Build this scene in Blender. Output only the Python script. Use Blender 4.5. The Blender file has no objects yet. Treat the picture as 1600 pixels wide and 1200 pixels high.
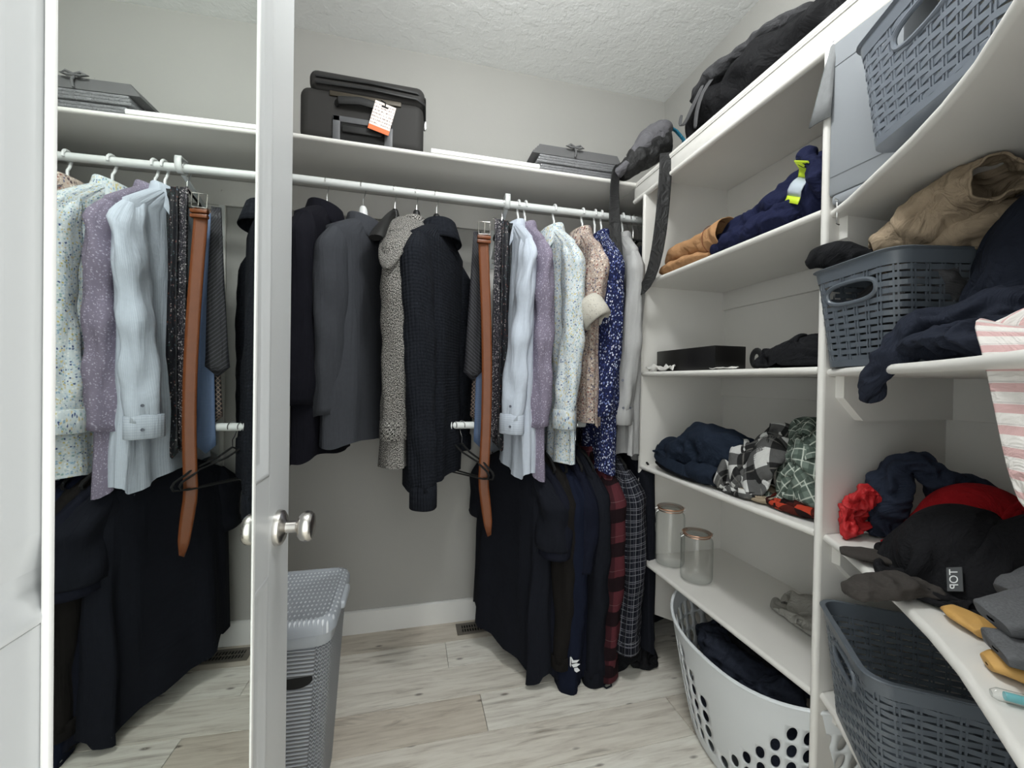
import bpy, bmesh, math, random
import numpy as np
from mathutils import Vector, Matrix, noise

# ------------------------------------------------------------------ camera, world, exposure
scn = bpy.context.scene
C = scn.collection
R_ = math.radians
cam_d = bpy.data.cameras.new('camera'); cam = bpy.data.objects.new('camera', cam_d); C.objects.link(cam)
YAW, PITCH, ROLL, CAMH = R_(13.96), R_(-0.48), R_(0.92), 1.19
fw = Vector((math.sin(YAW)*math.cos(PITCH), math.cos(YAW)*math.cos(PITCH), math.sin(PITCH)))
rt = Vector((math.cos(YAW), -math.sin(YAW), 0)); up = rt.cross(fw)
r2 = rt*math.cos(ROLL)+up*math.sin(ROLL); u2 = up*math.cos(ROLL)-rt*math.sin(ROLL)
cam.matrix_world = Matrix(((r2.x, u2.x, -fw.x, 0), (r2.y, u2.y, -fw.y, 0), (r2.z, u2.z, -fw.z, CAMH), (0, 0, 0, 1)))
cam_d.sensor_width = 36; cam_d.lens = 36*643.8/1600; cam_d.clip_start = 0.02
scn.camera = cam
world = bpy.data.worlds.new('daylight'); scn.world = world; world.use_nodes = True
world.node_tree.nodes['Background'].inputs[0].default_value = (0.97, 1.0, 0.98, 1)
world.node_tree.nodes['Background'].inputs[1].default_value = 2.45
scn.view_settings.view_transform = 'Standard'; scn.view_settings.look = 'None'
scn.view_settings.gamma = 1; scn.view_settings.use_curve_mapping = False
scn.view_settings.exposure = 0.0
LAMP_POWER = 74.0          # the closet's own ceiling light (built further down)

# ------------------------------------------------------------------ helpers
rnd = random.Random(7)
ORG = {}
def _link(o, parent, org):
    C.objects.link(o)
    if parent is not None:
        o.parent = parent
        ORG[o.name] = ORG[parent.name]
    else:
        o.location = org; ORG[o.name] = Vector(org)
    return o
def thing(name, label, cat, loc, group=None):
    o = bpy.data.objects.new(name, None); o.empty_display_size = .03
    _link(o, None, loc); o['label'] = label; o['category'] = cat
    if group: o['group'] = group
    return o
def tag(o, label, cat, group=None):
    o['label'] = label; o['category'] = cat
    if group: o['group'] = group
    return o
class MB:
    """collects pieces into one mesh object"""
    def __init__(s): s.v = []; s.f = []; s.uv = []; s.m = []; s.n = 0
    def add(s, v, f, uv=None, mi=0):
        v = np.asarray(v, float).reshape(-1, 3); s.v.append(v)
        for k, q in enumerate(f):
            s.f.append(tuple(int(i)+s.n for i in q)); s.m.append(mi)
            s.uv.append(uv[k] if uv is not None else [(0., 0.)]*len(q))
        s.n += len(v); return s
    def box(s, x0, x1, y0, y1, z0, z1, b=0.0, seg=2, fn=None, mi=0):
        bm = bmesh.new(); bmesh.ops.create_cube(bm, size=1)
        for q in bm.verts: q.co = Vector(((x0+x1)/2+q.co.x*(x1-x0), (y0+y1)/2+q.co.y*(y1-y0), (z0+z1)/2+q.co.z*(z1-z0)))
        if b > 0: bmesh.ops.bevel(bm, geom=bm.edges[:], offset=b, segments=seg, affect='EDGES', profile=.5)
        bm.verts.index_update()
        v = [(fn(q.co) if fn else q.co)[:] for q in bm.verts]; f = [[q.index for q in p.verts] for p in bm.faces]
        bm.free(); return s.add(v, f, mi=mi)
    def grid(s, P, cu=False, cv=False, uv=None, mi=0, flip=False):
        P = np.asarray(P, float); nu, nv = P.shape[:2]; f = []; U = []
        for i in range(nu if cu else nu-1):
            for j in range(nv if cv else nv-1):
                i2 = (i+1) % nu; j2 = (j+1) % nv
                q = (i*nv+j, i2*nv+j, i2*nv+j2, i*nv+j2)
                if uv is not None:
                    t = (uv(i, j), uv(i+1, j), uv(i+1, j+1), uv(i, j+1))
                else: t = [(0., 0.)]*4
                if flip: q = q[::-1]; t = t[::-1]
                f.append(q); U.append(t)
        return s.add(P.reshape(-1, 3), f, U, mi)
    def tube(s, path, r, seg=10, ry=None, up=(0, 0, 1), caps=True, mi=0):
        path = [Vector(p) for p in path]; n = len(path)
        rr = r if hasattr(r, '__len__') else [r]*n; ryy = ry if hasattr(ry, '__len__') else ([ry]*n if ry else rr)
        upv = Vector(up); rings = []; prev = None
        for i, p in enumerate(path):
            t = (path[min(i+1, n-1)]-path[max(i-1, 0)]).normalized()
            if prev is None:
                a = upv-t*upv.dot(t)
                if a.length < 1e-4: a = Vector((1, 0, 0))-t*t.x
                if a.length < 1e-4: a = Vector((0, 1, 0))-t*t.y
            else: a = prev-t*prev.dot(t)
            a.normalize(); prev = a; b = t.cross(a)
            rings.append([p+a*(ryy[i]*math.sin(2*math.pi*k/seg))+b*(rr[i]*math.cos(2*math.pi*k/seg)) for k in range(seg)])
        v = [q[:] for ring in rings for q in ring]; f = []
        for i in range(n-1):
            for k in range(seg):
                k2 = (k+1) % seg; f.append((i*seg+k, i*seg+k2, (i+1)*seg+k2, (i+1)*seg+k))
        if caps: f.append(tuple(range(seg))[::-1]); f.append(tuple((n-1)*seg+k for k in range(seg)))
        return s.add(v, f, mi=mi)
    def lathe(s, prof, ctr=(0, 0, 0), seg=32, axis=None, mi=0, caps=True):
        v = []; f = []; n = len(prof)
        if axis is None: ex, ey, ez = Vector((1, 0, 0)), Vector((0, 1, 0)), Vector((0, 0, 1))
        else:
            ez = Vector(axis).normalized(); ex = ez.orthogonal().normalized(); ey = ez.cross(ex)
        c = Vector(ctr)
        for (r, z) in prof:
            for k in range(seg):
                a = 2*math.pi*k/seg; v.append((c+ex*(r*math.cos(a))+ey*(r*math.sin(a))+ez*z)[:])
        for i in range(n-1):
            for k in range(seg):
                k2 = (k+1) % seg; f.append((i*seg+k, i*seg+k2, (i+1)*seg+k2, (i+1)*seg+k))
        if caps and prof[0][0] > 1e-5: f.append(tuple(range(seg))[::-1])
        if caps and prof[-1][0] > 1e-5: f.append(tuple((n-1)*seg+k for k in range(seg)))
        return s.add(v, f, mi=mi)
    def prism(s, pts, axis, a0, a1, mi=0):
        """polygon pts in the plane across axis, extruded a0..a1"""
        n = len(pts)
        def mk(p, a):
            return (a, p[0], p[1]) if axis == 0 else (p[0], a, p[1]) if axis == 1 else (p[0], p[1], a)
        v = [mk(p, a0) for p in pts]+[mk(p, a1) for p in pts]
        f = [tuple(range(n))[::-1], tuple(range(n, 2*n))]+[(i, (i+1) % n, n+(i+1) % n, n+i) for i in range(n)]
        return s.add(v, f, mi=mi)
    def xf(s, fn):
        s.v = [np.array([fn(Vector(p))[:] for p in a]) for a in s.v]; return s
    def build(s, name, mat, parent=None, org=None, smooth=True, angle=40, solid=0.0, sub=0, merge=False):
        V = np.concatenate(s.v)
        if parent is None:
            if org is None: org = ((V[:, 0].min()+V[:, 0].max())/2, (V[:, 1].min()+V[:, 1].max())/2, V[:, 2].min())
            o0 = Vector(org)
        else: o0 = ORG[parent.name]
        me = bpy.data.meshes.new(name); me.from_pydata((V-np.array(o0[:])).tolist(), [], s.f)
        ul = me.uv_layers.new(name='UVMap')
        ul.data.foreach_set('uv', [c for q in s.uv for t in q for c in t])
        mats = mat if isinstance(mat, (list, tuple)) else [mat]
        for q in mats: me.materials.append(q)
        if len(mats) > 1: me.polygons.foreach_set('material_index', s.m)
        bm = bmesh.new(); bm.from_mesh(me)
        if merge: bmesh.ops.remove_doubles(bm, verts=bm.verts[:], dist=1e-5)
        bmesh.ops.recalc_face_normals(bm, faces=bm.faces[:]); bm.to_mesh(me); bm.free()
        if smooth:
            me.polygons.foreach_set('use_smooth', [True]*len(me.polygons))
            if angle < 180: me.set_sharp_from_angle(angle=R_(angle))
        o = bpy.data.objects.new(name, me); _link(o, parent, o0)
        if solid:
            md = o.modifiers.new('thickness', 'SOLIDIFY'); md.thickness = solid; md.offset = 0
        if sub:
            md = o.modifiers.new('smooth', 'SUBSURF'); md.levels = sub; md.render_levels = sub
        return o
def struct(o): o['kind'] = 'structure'; return o
def nz(x, y, z): return noise.noise(Vector((x, y, z)))
def surf(objs, org, dr):
    """first point of the given meshes hit from org along dr -> (point, normal)"""
    from mathutils.bvhtree import BVHTree
    best = None
    for o in objs:
        w = ORG[o.name]; bv = BVHTree.FromPolygons([v.co+w for v in o.data.vertices], [tuple(q.vertices) for q in o.data.polygons])
        h = bv.ray_cast(Vector(org), Vector(dr).normalized())
        if h[0] is not None and (best is None or h[3] < best[2]): best = (h[0], h[1], h[3])
    if best is None: return None
    n = best[1]; n = -n if n.dot(Vector(dr)) > 0 else n
    return best[0], n
def copy_part(src, parent, loc=None):
    o = src.copy(); C.objects.link(o); o.parent = parent
    if loc is not None: o.location = loc
    ORG[o.name] = ORG[parent.name]; return o

# ------------------------------------------------------------------ materials
class NT:
    def __init__(s, name):
        s.mat = bpy.data.materials.new(name); s.mat.use_nodes = True; s.t = s.mat.node_tree
        s.bsdf = s.t.nodes['Principled BSDF']; s.out = s.t.nodes['Material Output']
    def n(s, typ, **kw):
        q = s.t.nodes.new(typ)
        for k, v in kw.items():
            if k in q.inputs.keys(): s.set(q.inputs[k], v)
            else: setattr(q, k, v)
        return q
    def set(s, sock, v):
        if isinstance(v, bpy.types.NodeSocket): s.t.links.new(v, sock)
        elif hasattr(sock, 'default_value'):
            if isinstance(v, (tuple, list)) and len(v) == 3 and len(sock.default_value) == 4: v = (*v, 1)
            sock.default_value = v
    def coord(s, kind='Object', scale=(1, 1, 1), rot=(0, 0, 0), loc=None):
        tc = s.n('ShaderNodeTexCoord'); mp = s.n('ShaderNodeMapping')
        s.set(mp.inputs[0], tc.outputs[kind]); mp.inputs['Scale'].default_value = scale; mp.inputs['Rotation'].default_value = rot
        if loc is not None: s.set(mp.inputs['Location'], loc)
        return mp.outputs[0]
    def noise(s, vec, scale, detail=2, rough=.5, dist=0):
        q = s.n('ShaderNodeTexNoise'); s.set(q.inputs['Vector'], vec)
        q.inputs['Scale'].default_value = scale; q.inputs['Detail'].default_value = detail; q.inputs['Roughness'].default_value = rough
        q.inputs['Distortion'].default_value = dist; return q.outputs[0]
    def math(s, op, a, b=0.5, clamp=False):
        q = s.n('ShaderNodeMath'); q.operation = op; q.use_clamp = clamp; s.set(q.inputs[0], a); s.set(q.inputs[1], b); return q.outputs[0]
    def ramp(s, fac, stops, interp='LINEAR'):
        q = s.n('ShaderNodeValToRGB'); q.color_ramp.interpolation = interp; e = q.color_ramp.elements
        e[0].position, e[0].color = stops[0][0], (*stops[0][1], 1); e[1].position, e[1].color = stops[-1][0], (*stops[-1][1], 1)
        for p, c in stops[1:-1]:
            k = e.new(p); k.color = (*c, 1)
        s.set(q.inputs[0], fac); return q.outputs[0]
    def mix(s, fac, a, b, mode='MIX'):
        q = s.n('ShaderNodeMix'); q.data_type = 'RGBA'; q.blend_type = mode
        s.set(q.inputs[0], fac); s.set(q.inputs[6], a); s.set(q.inputs[7], b); return q.outputs[2]
    def bump(s, h, strength=.3, dist=.002, nrm=None):
        q = s.n('ShaderNodeBump'); q.inputs['Strength'].default_value = strength; q.inputs['Distance'].default_value = dist
        s.set(q.inputs['Height'], h)
        if nrm: s.set(q.inputs['Normal'], nrm)
        return q.outputs[0]
    def folds(s, kind):
        """relief of soft creases: long and vertical on hung cloth, crumpled on heaped cloth"""
        if kind == 'hang':
            a = s.noise(s.coord('UV', (34, 3.2, 1)), 1.0, 3, .55, .6); b = s.noise(s.coord('UV', (11, 9, 1)), 1.0, 2, .5, 1.0)
            return s.math('ADD', a, s.math('MULTIPLY', b, .7)), .007
        a = s.math('ABSOLUTE', s.math('SUBTRACT', s.noise(s.coord('UV'), 15, 4, .55, 1.2), .5))
        return s.math('MULTIPLY', a, -1.6), .012
    def cloth(s, col, rough, metal, nrm, kind='hang'):
        s.bsdf.inputs['Specular IOR Level'].default_value = .12 if rough > .6 else .4
        h, d = s.folds(kind); return s.fin(col, rough, metal, s.bump(h, .75, d, nrm))
    def fin(s, col=None, rough=None, metal=None, nrm=None, sheen=None, **kw):
        b = s.bsdf
        if col is not None: s.set(b.inputs['Base Color'], col)
        if rough is not None: s.set(b.inputs['Roughness'], rough)
        if metal is not None: s.set(b.inputs['Metallic'], metal)
        if nrm is not None: s.set(b.inputs['Normal'], nrm)
        if sheen is not None: s.set(b.inputs['Sheen Weight'], sheen); b.inputs['Sheen Roughness'].default_value = .6
        for k, v in kw.items(): s.set(b.inputs[k], v)
        return s.mat
def srgb(r, g, b):
    f = lambda c: (c/12.92 if c <= .04045 else ((c+.055)/1.055)**2.4)
    return (f(r/255), f(g/255), f(b/255))
MATS = {}
def plain(name, col, rough=.5, metal=0, var=.06, bump=0, bscale=200, coat=0):
    if name in MATS: return MATS[name]
    t = NT(name); v = t.coord()
    nn = t.noise(v, 9, 3); c = t.mix(nn, tuple(q*(1-var) for q in col), tuple(min(1, q*(1+var)) for q in col))
    nr = t.bump(t.noise(v, bscale, 2), .4, bump) if bump else None
    m = t.fin(c, rough, metal, nr)
    if coat: t.bsdf.inputs['Coat Weight'].default_value = coat
    MATS[name] = m; return m
def fabric(name, col, var=.15, rough=.92, weave=900, wb=.0006, sheen=.0, col2=None, sc=60, kind='hang'):
    """plain cloth: UV in metres, tone mottling and thread relief"""
    if name in MATS: return MATS[name]
    t = NT(name); v = t.coord('UV')
    nn = t.noise(v, sc, 4, .6)
    c = t.mix(nn, tuple(q*(1-var) for q in col), col2 or tuple(min(1, q*(1+var)) for q in col))
    h = t.noise(t.coord('UV', (1, .35, 1)), weave, 1)
    MATS[name] = t.cloth(c, rough, 0, t.bump(h, .5, wb), kind) if kind else t.fin(c, rough, 0, t.bump(h, .5, wb)); return MATS[name]
def stripes_val(t, axis, period, duty, off=0.0, sc=1.0):
    """1 inside a stripe of width duty*period across UV axis"""
    sx = t.n('ShaderNodeSeparateXYZ'); t.set(sx.inputs[0], t.coord('UV'))
    a = t.math('FRACT', t.math('ADD', t.math('DIVIDE', sx.outputs[axis], period), off+50.0))
    return t.math('LESS_THAN', a, duty)

# ------------------------------------------------------------------ paints, boards, floor
def wall_mat(name, col, bs=140, bd=.0008, var=.03):
    t = NT(name); v = t.coord('Generated' if False else 'Object')
    c = t.mix(t.noise(v, 3, 4), tuple(q*(1-var) for q in col), tuple(q*(1+var) for q in col))
    return t.fin(c, .75, 0, t.bump(t.noise(v, bs, 3), .35, bd))
M_wall = wall_mat('wall_paint_greige', srgb(170, 169, 165))
def ceiling_mat():
    t = NT('ceiling_knockdown'); v = t.coord()
    big = t.noise(v, 14, 3, .6); small = t.noise(v, 75, 4, .65)
    h = t.math('ADD', t.math('MULTIPLY', t.ramp(big, [(.48, (0, 0, 0)), (.56, (1, 1, 1))]), .6), small)
    c = t.mix(small, srgb(232, 234, 233), srgb(244, 245, 244))
    return t.fin(c, .85, 0, t.bump(h, .5, .003))
M_ceil = ceiling_mat()
M_white = plain('satin_white_paint', srgb(232, 232, 230), .38, var=.02)
M_door = plain('door_white_paint', srgb(194, 196, 197), .34, var=.015)
def board_mat():
    t = NT('painted_shelf_board'); v = t.coord()
    c = t.mix(t.noise(v, 5, 4), srgb(216, 214, 209), srgb(224, 222, 218))
    return t.fin(c, .5, 0, t.bump(t.noise(v, 90, 3), .25, .0006))
M_board = board_mat()
def plank_mat():
    t = NT('pale_plank_floor'); oi = t.n('ShaderNodeObjectInfo'); off = t.n('ShaderNodeCombineXYZ')
    for k in range(3): t.set(off.inputs[k], t.math('MULTIPLY', oi.outputs['Random'], (37., 61., 13.)[k]))
    v = t.coord('Object', (1, 1, 1), loc=off.outputs[0]); vs = t.n('ShaderNodeVectorMath', operation='MULTIPLY'); t.set(vs.inputs[0], v); vs.inputs[1].default_value = (1.6, 16, 1)
    grain = t.noise(vs.outputs[0], 3.0, 6, .65, .4)
    base = t.ramp(grain, [(.26, srgb(182, 175, 166)), (.40, srgb(222, 218, 211)), (.55, srgb(240, 238, 232)), (.75, srgb(250, 249, 245))])
    tone = t.mix(oi.outputs['Random'], srgb(224, 216, 206), srgb(255, 254, 250))
    c = t.mix(1.0, base, tone, 'MULTIPLY')
    vs2 = t.n('ShaderNodeVectorMath', operation='MULTIPLY'); t.set(vs2.inputs[0], v); vs2.inputs[1].default_value = (.9, 7.5, 1)
    st = t.noise(vs2.outputs[0], 2.1, 5, .6, 1.2)
    streak = t.ramp(st, [(.60, (0, 0, 0)), (.70, (1, 1, 1))])
    c = t.mix(t.math('MULTIPLY', streak, .55), c, srgb(118, 106, 93))
    vs3 = t.n('ShaderNodeVectorMath', operation='MULTIPLY'); t.set(vs3.inputs[0], v); vs3.inputs[1].default_value = (5, 13, 1)
    vo = t.n('ShaderNodeTexVoronoi'); t.set(vo.inputs['Vector'], vs3.outputs[0]); vo.inputs['Scale'].default_value = 1.3
    kn = t.ramp(vo.outputs['Distance'], [(.05, (1, 1, 1)), (.13, (0, 0, 0))])
    c = t.mix(t.math('MULTIPLY', kn, .75), c, srgb(82, 70, 60))
    return t.fin(c, .42, 0, t.bump(grain, .25, .0008))
M_plank = plank_mat()
M_gap = plain('dark_joint', srgb(92, 86, 80), .8)
M_nickel = plain('brushed_nickel', (.62, .60, .57), .27, 1, .05)
M_chrome = plain('chrome_wire', (.72, .72, .72), .15, 1, .02)
M_rod = plain('white_metal_rod', srgb(226, 229, 228), .3, var=.01)
def mirror_mat():
    t = NT('silvered_glass'); v = t.coord()
    d = t.ramp(t.noise(v, 260, 2), [(.70, (0, 0, 0)), (.78, (1, 1, 1))])
    return t.fin((.86, .90, .87), t.math('ADD', t.math('MULTIPLY', d, .08), .01), 1)
M_mirror = mirror_mat()

# ------------------------------------------------------------------ the room
XL, XR, YB, YF, ZC = -0.80, 1.352, 2.03, 0.16, 2.745
floor = struct(MB().box(XL-.1, XR+.1, -1.2, YB+.1, -.06, -.006).build('floor', M_gap, smooth=False))
PW, PL = .17, 1.22
row = 0; y = 2.042-13*PW*1.0
rows = [1.702+PW*(k) for k in range(-17, 2)]
pl_cache = {}
for k, y0 in enumerate(rows):
    ends = [XL]
    jx = .173 if k == 17 else (-.46+(k*.537) % 1.22)
    while jx-PL > XL: jx -= PL
    while jx < XR: 
        if jx > XL: ends.append(jx)
        jx += PL
    ends.append(XR)
    y1 = min(y0+PW, YB-.002)
    for a, b in zip(ends[:-1], ends[1:]):
        if b-a < .03: continue
        MB().box(a+.0008, b-.0008, y0+.0008, y1-.0008, -.006, 0, .0007, 1).build('plank', M_plank, floor, smooth=False)
ceil = struct(MB().box(XL-.1, XR+.1, -.0, YB+.1, ZC, ZC+.05).build('ceiling', M_ceil, smooth=False))
struct(MB().box(XL-.1, XR+.1, YB, YB+.1, 0, ZC).build('wall_back', M_wall, smooth=False))
struct(MB().box(XR, XR+.1, .04, YB, 0, ZC).build('wall_right', M_wall, smooth=False))
struct(MB().box(XL-.1, XL, .04, YB, 0, ZC).build('wall_left', M_wall, smooth=False))
DX0, DX1, DZ = -.292, .50, 2.06
wf = MB().box(XL-.1, DX0-.02, .04, YF, 0, ZC).box(DX1+.02, XR+.1, .04, YF, 0, ZC).box(DX0-.02, DX1+.02, .04, YF, DZ+.02, ZC)
struct(wf.build('wall_front', M_wall, smooth=False))
jm = MB().box(DX0-.02, DX0, .035, YF+.005, 0, DZ+.02).box(DX1, DX1+.02, .035, YF+.005, 0, DZ+.02).box(DX0, DX1, .035, YF+.005, DZ, DZ+.02)
struct(jm.build('trim_1', M_white, smooth=False))
cs = MB().box(DX1+.012, DX1+.07, YF, YF+.014, 0, DZ+.07, .003).box(DX0-.07, DX0-.012, YF, YF+.014, 0, DZ+.07, .003).box(DX0-.07, DX1+.07, YF, YF+.0138, DZ+.012, DZ+.07, .003)
struct(cs.build('trim_2', M_white))
BH = .106
struct(MB().prism([(YB-.014, 0), (YB, 0), (YB, BH), (YB-.007, BH), (YB-.014, BH-.005)], 0, XL, XR).build('baseboard_back', M_white, smooth=False))
struct(MB().box(XR-.014, XR, YF, YB-.014, 0, BH, .003).build('baseboard_right', M_white))
struct(MB().box(XL, XL+.014, YF, YB-.014, 0, BH, .003).build('baseboard_left', M_white))
# mounting boards screwed to the back wall
struct(MB().box(XL, XR, YB-.016, YB, 1.93, 2.040, .002).build('trim_3', M_board))
struct(MB().box(.378, .470, YB-.013, YB, .19, 1.93, .002).build('trim_4', M_board))

# ------------------------------------------------------------------ the door with its panels and knob
TH = R_(-1.5); DN = Vector((math.cos(TH), math.sin(TH), 0)); DD = Vector((-math.sin(TH), math.cos(TH), 0)); DO = Vector((-.24, .66, 0))-DN*.004
def dmap(p): return DO+DN*p.x+DD*p.y+Vector((0, 0, p.z))       # local: x out of the door face, y along the door, z up
S0, S1 = -.505, .267
ST, TR, BR = .114, .115, .19
PU, PB = (1.012, 1.90), (.20, .835)
door = struct(MB().box(-.036, -.006, S0, S1, .012, 2.03).xf(dmap).build('door_1', M_door, smooth=False))
for a, b in ((S0, S0+ST), (S1-ST, S1)): MB().box(-.006, 0, a, b, .012, 2.03, .0012, 1).xf(dmap).build('stile', M_door, door)
for a, b in ((.012, PB[0]), (PB[1], PU[0]), (PU[1], 2.03)): MB().box(-.006, 0, S0+ST, S1-ST, a, b).xf(dmap).build('rail', M_door, door, smooth=False)
for (z0, z1) in (PU, PB):
    a, b = S0+ST, S1-ST
    prof = [(0, -.0005), (.002, .0012), (.006, .0018), (.010, .0004), (.014, -.0012), (.018, -.0020), (.024, -.0055), (.030, -.006)]    # inset, height
    P = np.array([[[h, yy, zz] for (yy, zz) in ((a+i, z0+i), (b-i, z0+i), (b-i, z1-i), (a+i, z1-i))] for i, h in prof]).transpose(1, 0, 2)
    MB().grid(P, cu=True).xf(dmap).build('moulding', M_door, door, angle=50)
    prof = [(.038, -.006), (.062, -.001), (.066, -.0005)]
    m = MB(); P = np.array([[[h, yy, zz] for (yy, zz) in ((a+i, z0+i), (b-i, z0+i), (b-i, z1-i), (a+i, z1-i))] for i, h in prof]).transpose(1, 0, 2)
    m.grid(P, cu=True); i = .066; m.add([(-.0005, a+i, z0+i), (-.0005, b-i, z0+i), (-.0005, b-i, z1-i), (-.0005, a+i, z1-i)], [(0, 1, 2, 3)])
    m.xf(dmap).build('raised_panel', M_door, door, angle=50)
ky, kz = S1-.068, .905
def knob(sign, x0):
    def kp(prof): 
        return MB().lathe(prof, dmap(Vector((x0, ky, kz))), 40, DN*sign)
    r = kp([(.033, 0), (.033, .004), (.0315, .009), (.026, .0125), (.016, .014), (.0125, .016)]).build('rose', M_nickel, door, angle=35)
    k = kp([(.0115, .012), (.0105, .020), (.0105, .033), (.013, .0365), (.0215, .039), (.0265, .044), (.0285, .051), (.0275, .058), (.0235, .0625), (.015, .0645), (.0, .065)]).build('knob', M_nickel, door, angle=35)
knob(1, 0); knob(-1, -.036)
for hz in (.25, 1.02, 1.80):
    MB().tube([dmap(Vector((-.002, S0-.004, hz-.045))), dmap(Vector((-.002, S0-.004, hz+.045)))], .006).build('hinge', M_nickel, door)
# mirror hung on the door
mir = thing('door_mirror', 'tall narrow mirror with thin white frame hung on the panelled door', 'mirror', dmap(Vector((.0, -.11, .55))))
def mloc(p): return dmap(p)
ma, mb_, mz0, mz1, fr = -.299, .078, .42, 2.02, .0052
MB().add([mloc(Vector((.004, yy, zz)))[:] for yy, zz in ((ma+.003, mz0+.003), (mb_-.003, mz0+.003), (mb_-.003, mz1-.003), (ma+.003, mz1-.003))], [(0, 1, 2, 3)]).build('glass', M_mirror, mir, smooth=False)
for bx in ((ma, ma+fr, mz0, mz1), (mb_-.009, mb_, mz0, mz1), (ma, mb_, mz0, mz0+fr), (ma, mb_, mz1-fr, mz1)):
    MB().box(.0005, .0056, bx[0], bx[1], bx[2], bx[3], .0012).xf(mloc).build('frame_strip', M_white, mir)

# ------------------------------------------------------------------ ceiling lamp (above and behind the picture)
def lamp():
    lx, ly, lz = .30, .80, 2.52
    L = thing('ceiling_light', 'frosted glass globe lamp hanging from a short stem', 'lamp', (lx, ly, lz-.11))
    MB().lathe([(.06, 0), (.062, -.012), (.05, -.022)], (lx, ly, ZC), 32).build('ceiling_plate', M_nickel, L)
    MB().tube([(lx, ly, ZC-.02), (lx, ly, lz+.095)], .008, 12).build('stem', M_nickel, L)
    MB().lathe([(.042, lz+.108), (.045, lz+.098), (.040, lz+.088)], (lx, ly, 0), 32).build('gallery', M_nickel, L)
    t = NT('lit_frosted_glass'); t.fin((.9, .9, .88), .4)
    t.bsdf.inputs['Emission Color'].default_value = (.98, 1, .99, 1); t.bsdf.inputs['Emission Strength'].default_value = LAMP_POWER
    MB().lathe([(.11*math.sin(R_(a)), lz-.11*math.cos(R_(a))) for a in range(0, 156, 8)], (lx, ly, 0), 32).build('globe', t.mat, L)
lamp()

# ------------------------------------------------------------------ shelving on the right wall
XF, YP, YD = .945, 1.545, .772
BT = .018
un = thing('shelving_unit', 'built-in painted shelving with two bays along the right wall', 'shelving', (1.15, .85, 0))
MB().prism([(XF+.004, .238), (XR, .06), (XR, 2.042), (XF+.022, 2.042), (XF+.022, 1.985), (XF+.004, 1.985)], 1, YP, YP+BT).build('side_panel', M_board, un, smooth=False)
MB().tube([(XF+.005, YP+BT/2, .236), (XF+.005, YP+BT/2, 1.98)], BT/2, 12).build('panel_nosing', M_board, un)
MB().prism([(XF+.004, .06), (XR, .06), (XR, 2.042), (XF+.022, 2.042), (XF+.022, 1.985), (XF+.004, 1.985)], 1, YD-BT/2, YD+BT/2).build('divider', M_board, un, smooth=False)
MB().tube([(XF+.005, YD, .06), (XF+.005, YD, 1.985)], BT/2, 12).build('divider_nosing', M_board, un)
ZS = (.460, .845, 1.235, 1.610)
for z in ZS:
    s = MB().box(XF+.006, XR, YD+BT/2, YP, z-BT, z).build('shelf', M_board, un, smooth=False)
    MB().tube([(XF+.006, YD+BT/2-.002, z-BT/2), (XF+.006, YP+.002, z-BT/2)], BT/2, 12).build('nosing', M_board, s)
    MB().box(XR-.016, XR, YD+BT/2, YP, z-BT-.078, z-BT, .002).build('cleat', M_board, un)
MB().box(XR-.0025, XR-.0003, YD+BT/2, YP, .11, 2.041).build('back_panel', M_board, un, smooth=False)
MB().box(XR-.0025, XR-.0003, .165, YD-BT/2, .11, 2.041).build('back_panel', M_board, un, smooth=False)
# corner shelves with a slanting front edge
FR = [(.957, .762), (.925, .702), (.885, .640), (.838, .568), (.790, .497), (.738, .427), (.682, .362), (.618, .300), (.560, .245), (.515, .165)]
for z in ZS[:]:
    zz = {.460: .462, .845: .838, 1.235: 1.230, 1.610: 1.603}[z]
    s = MB().prism([(x+.006, y) for x, y in FR]+[(XR, .165), (XR, .762)], 2, zz-BT, zz).build('corner_shelf', M_board, un, smooth=False)
    MB().tube([(x+.006, y, zz-BT/2) for x, y in FR], BT/2, 12).build('nosing', M_board, s)
    MB().prism([(.980, zz-BT), (.980, zz-.068), (1.040, zz-.122), (XR, zz-.122), (XR, zz-BT)], 1, YD-BT/2-.020, YD-BT/2).build('cleat', M_board, un, smooth=False)
    MB().box(XR-.016, XR, .165, YD-BT/2-.020, zz-.122, zz-BT, .001).build('cleat', M_board, un)
# deep top shelf with a fascia running along the front
ts = MB().box(XF+.001, XR, .165, 2.014, 2.042, 2.060).build('top_shelf', M_board, un, smooth=False)
MB().box(XF+.004, XF+.020, .165, 1.640, 1.985, 2.052, .002).build('fascia', M_board, ts)
MB().tube([(XF+.011, .165, 2.052), (XF+.011, 1.64, 2.052)], .012, 12).build('nosing', M_board, ts)
MB().tube([(XF+.008, .165, 1.984), (XF+.008, 1.64, 1.984)], .010, 12).build('nosing', M_board, ts)
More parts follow.
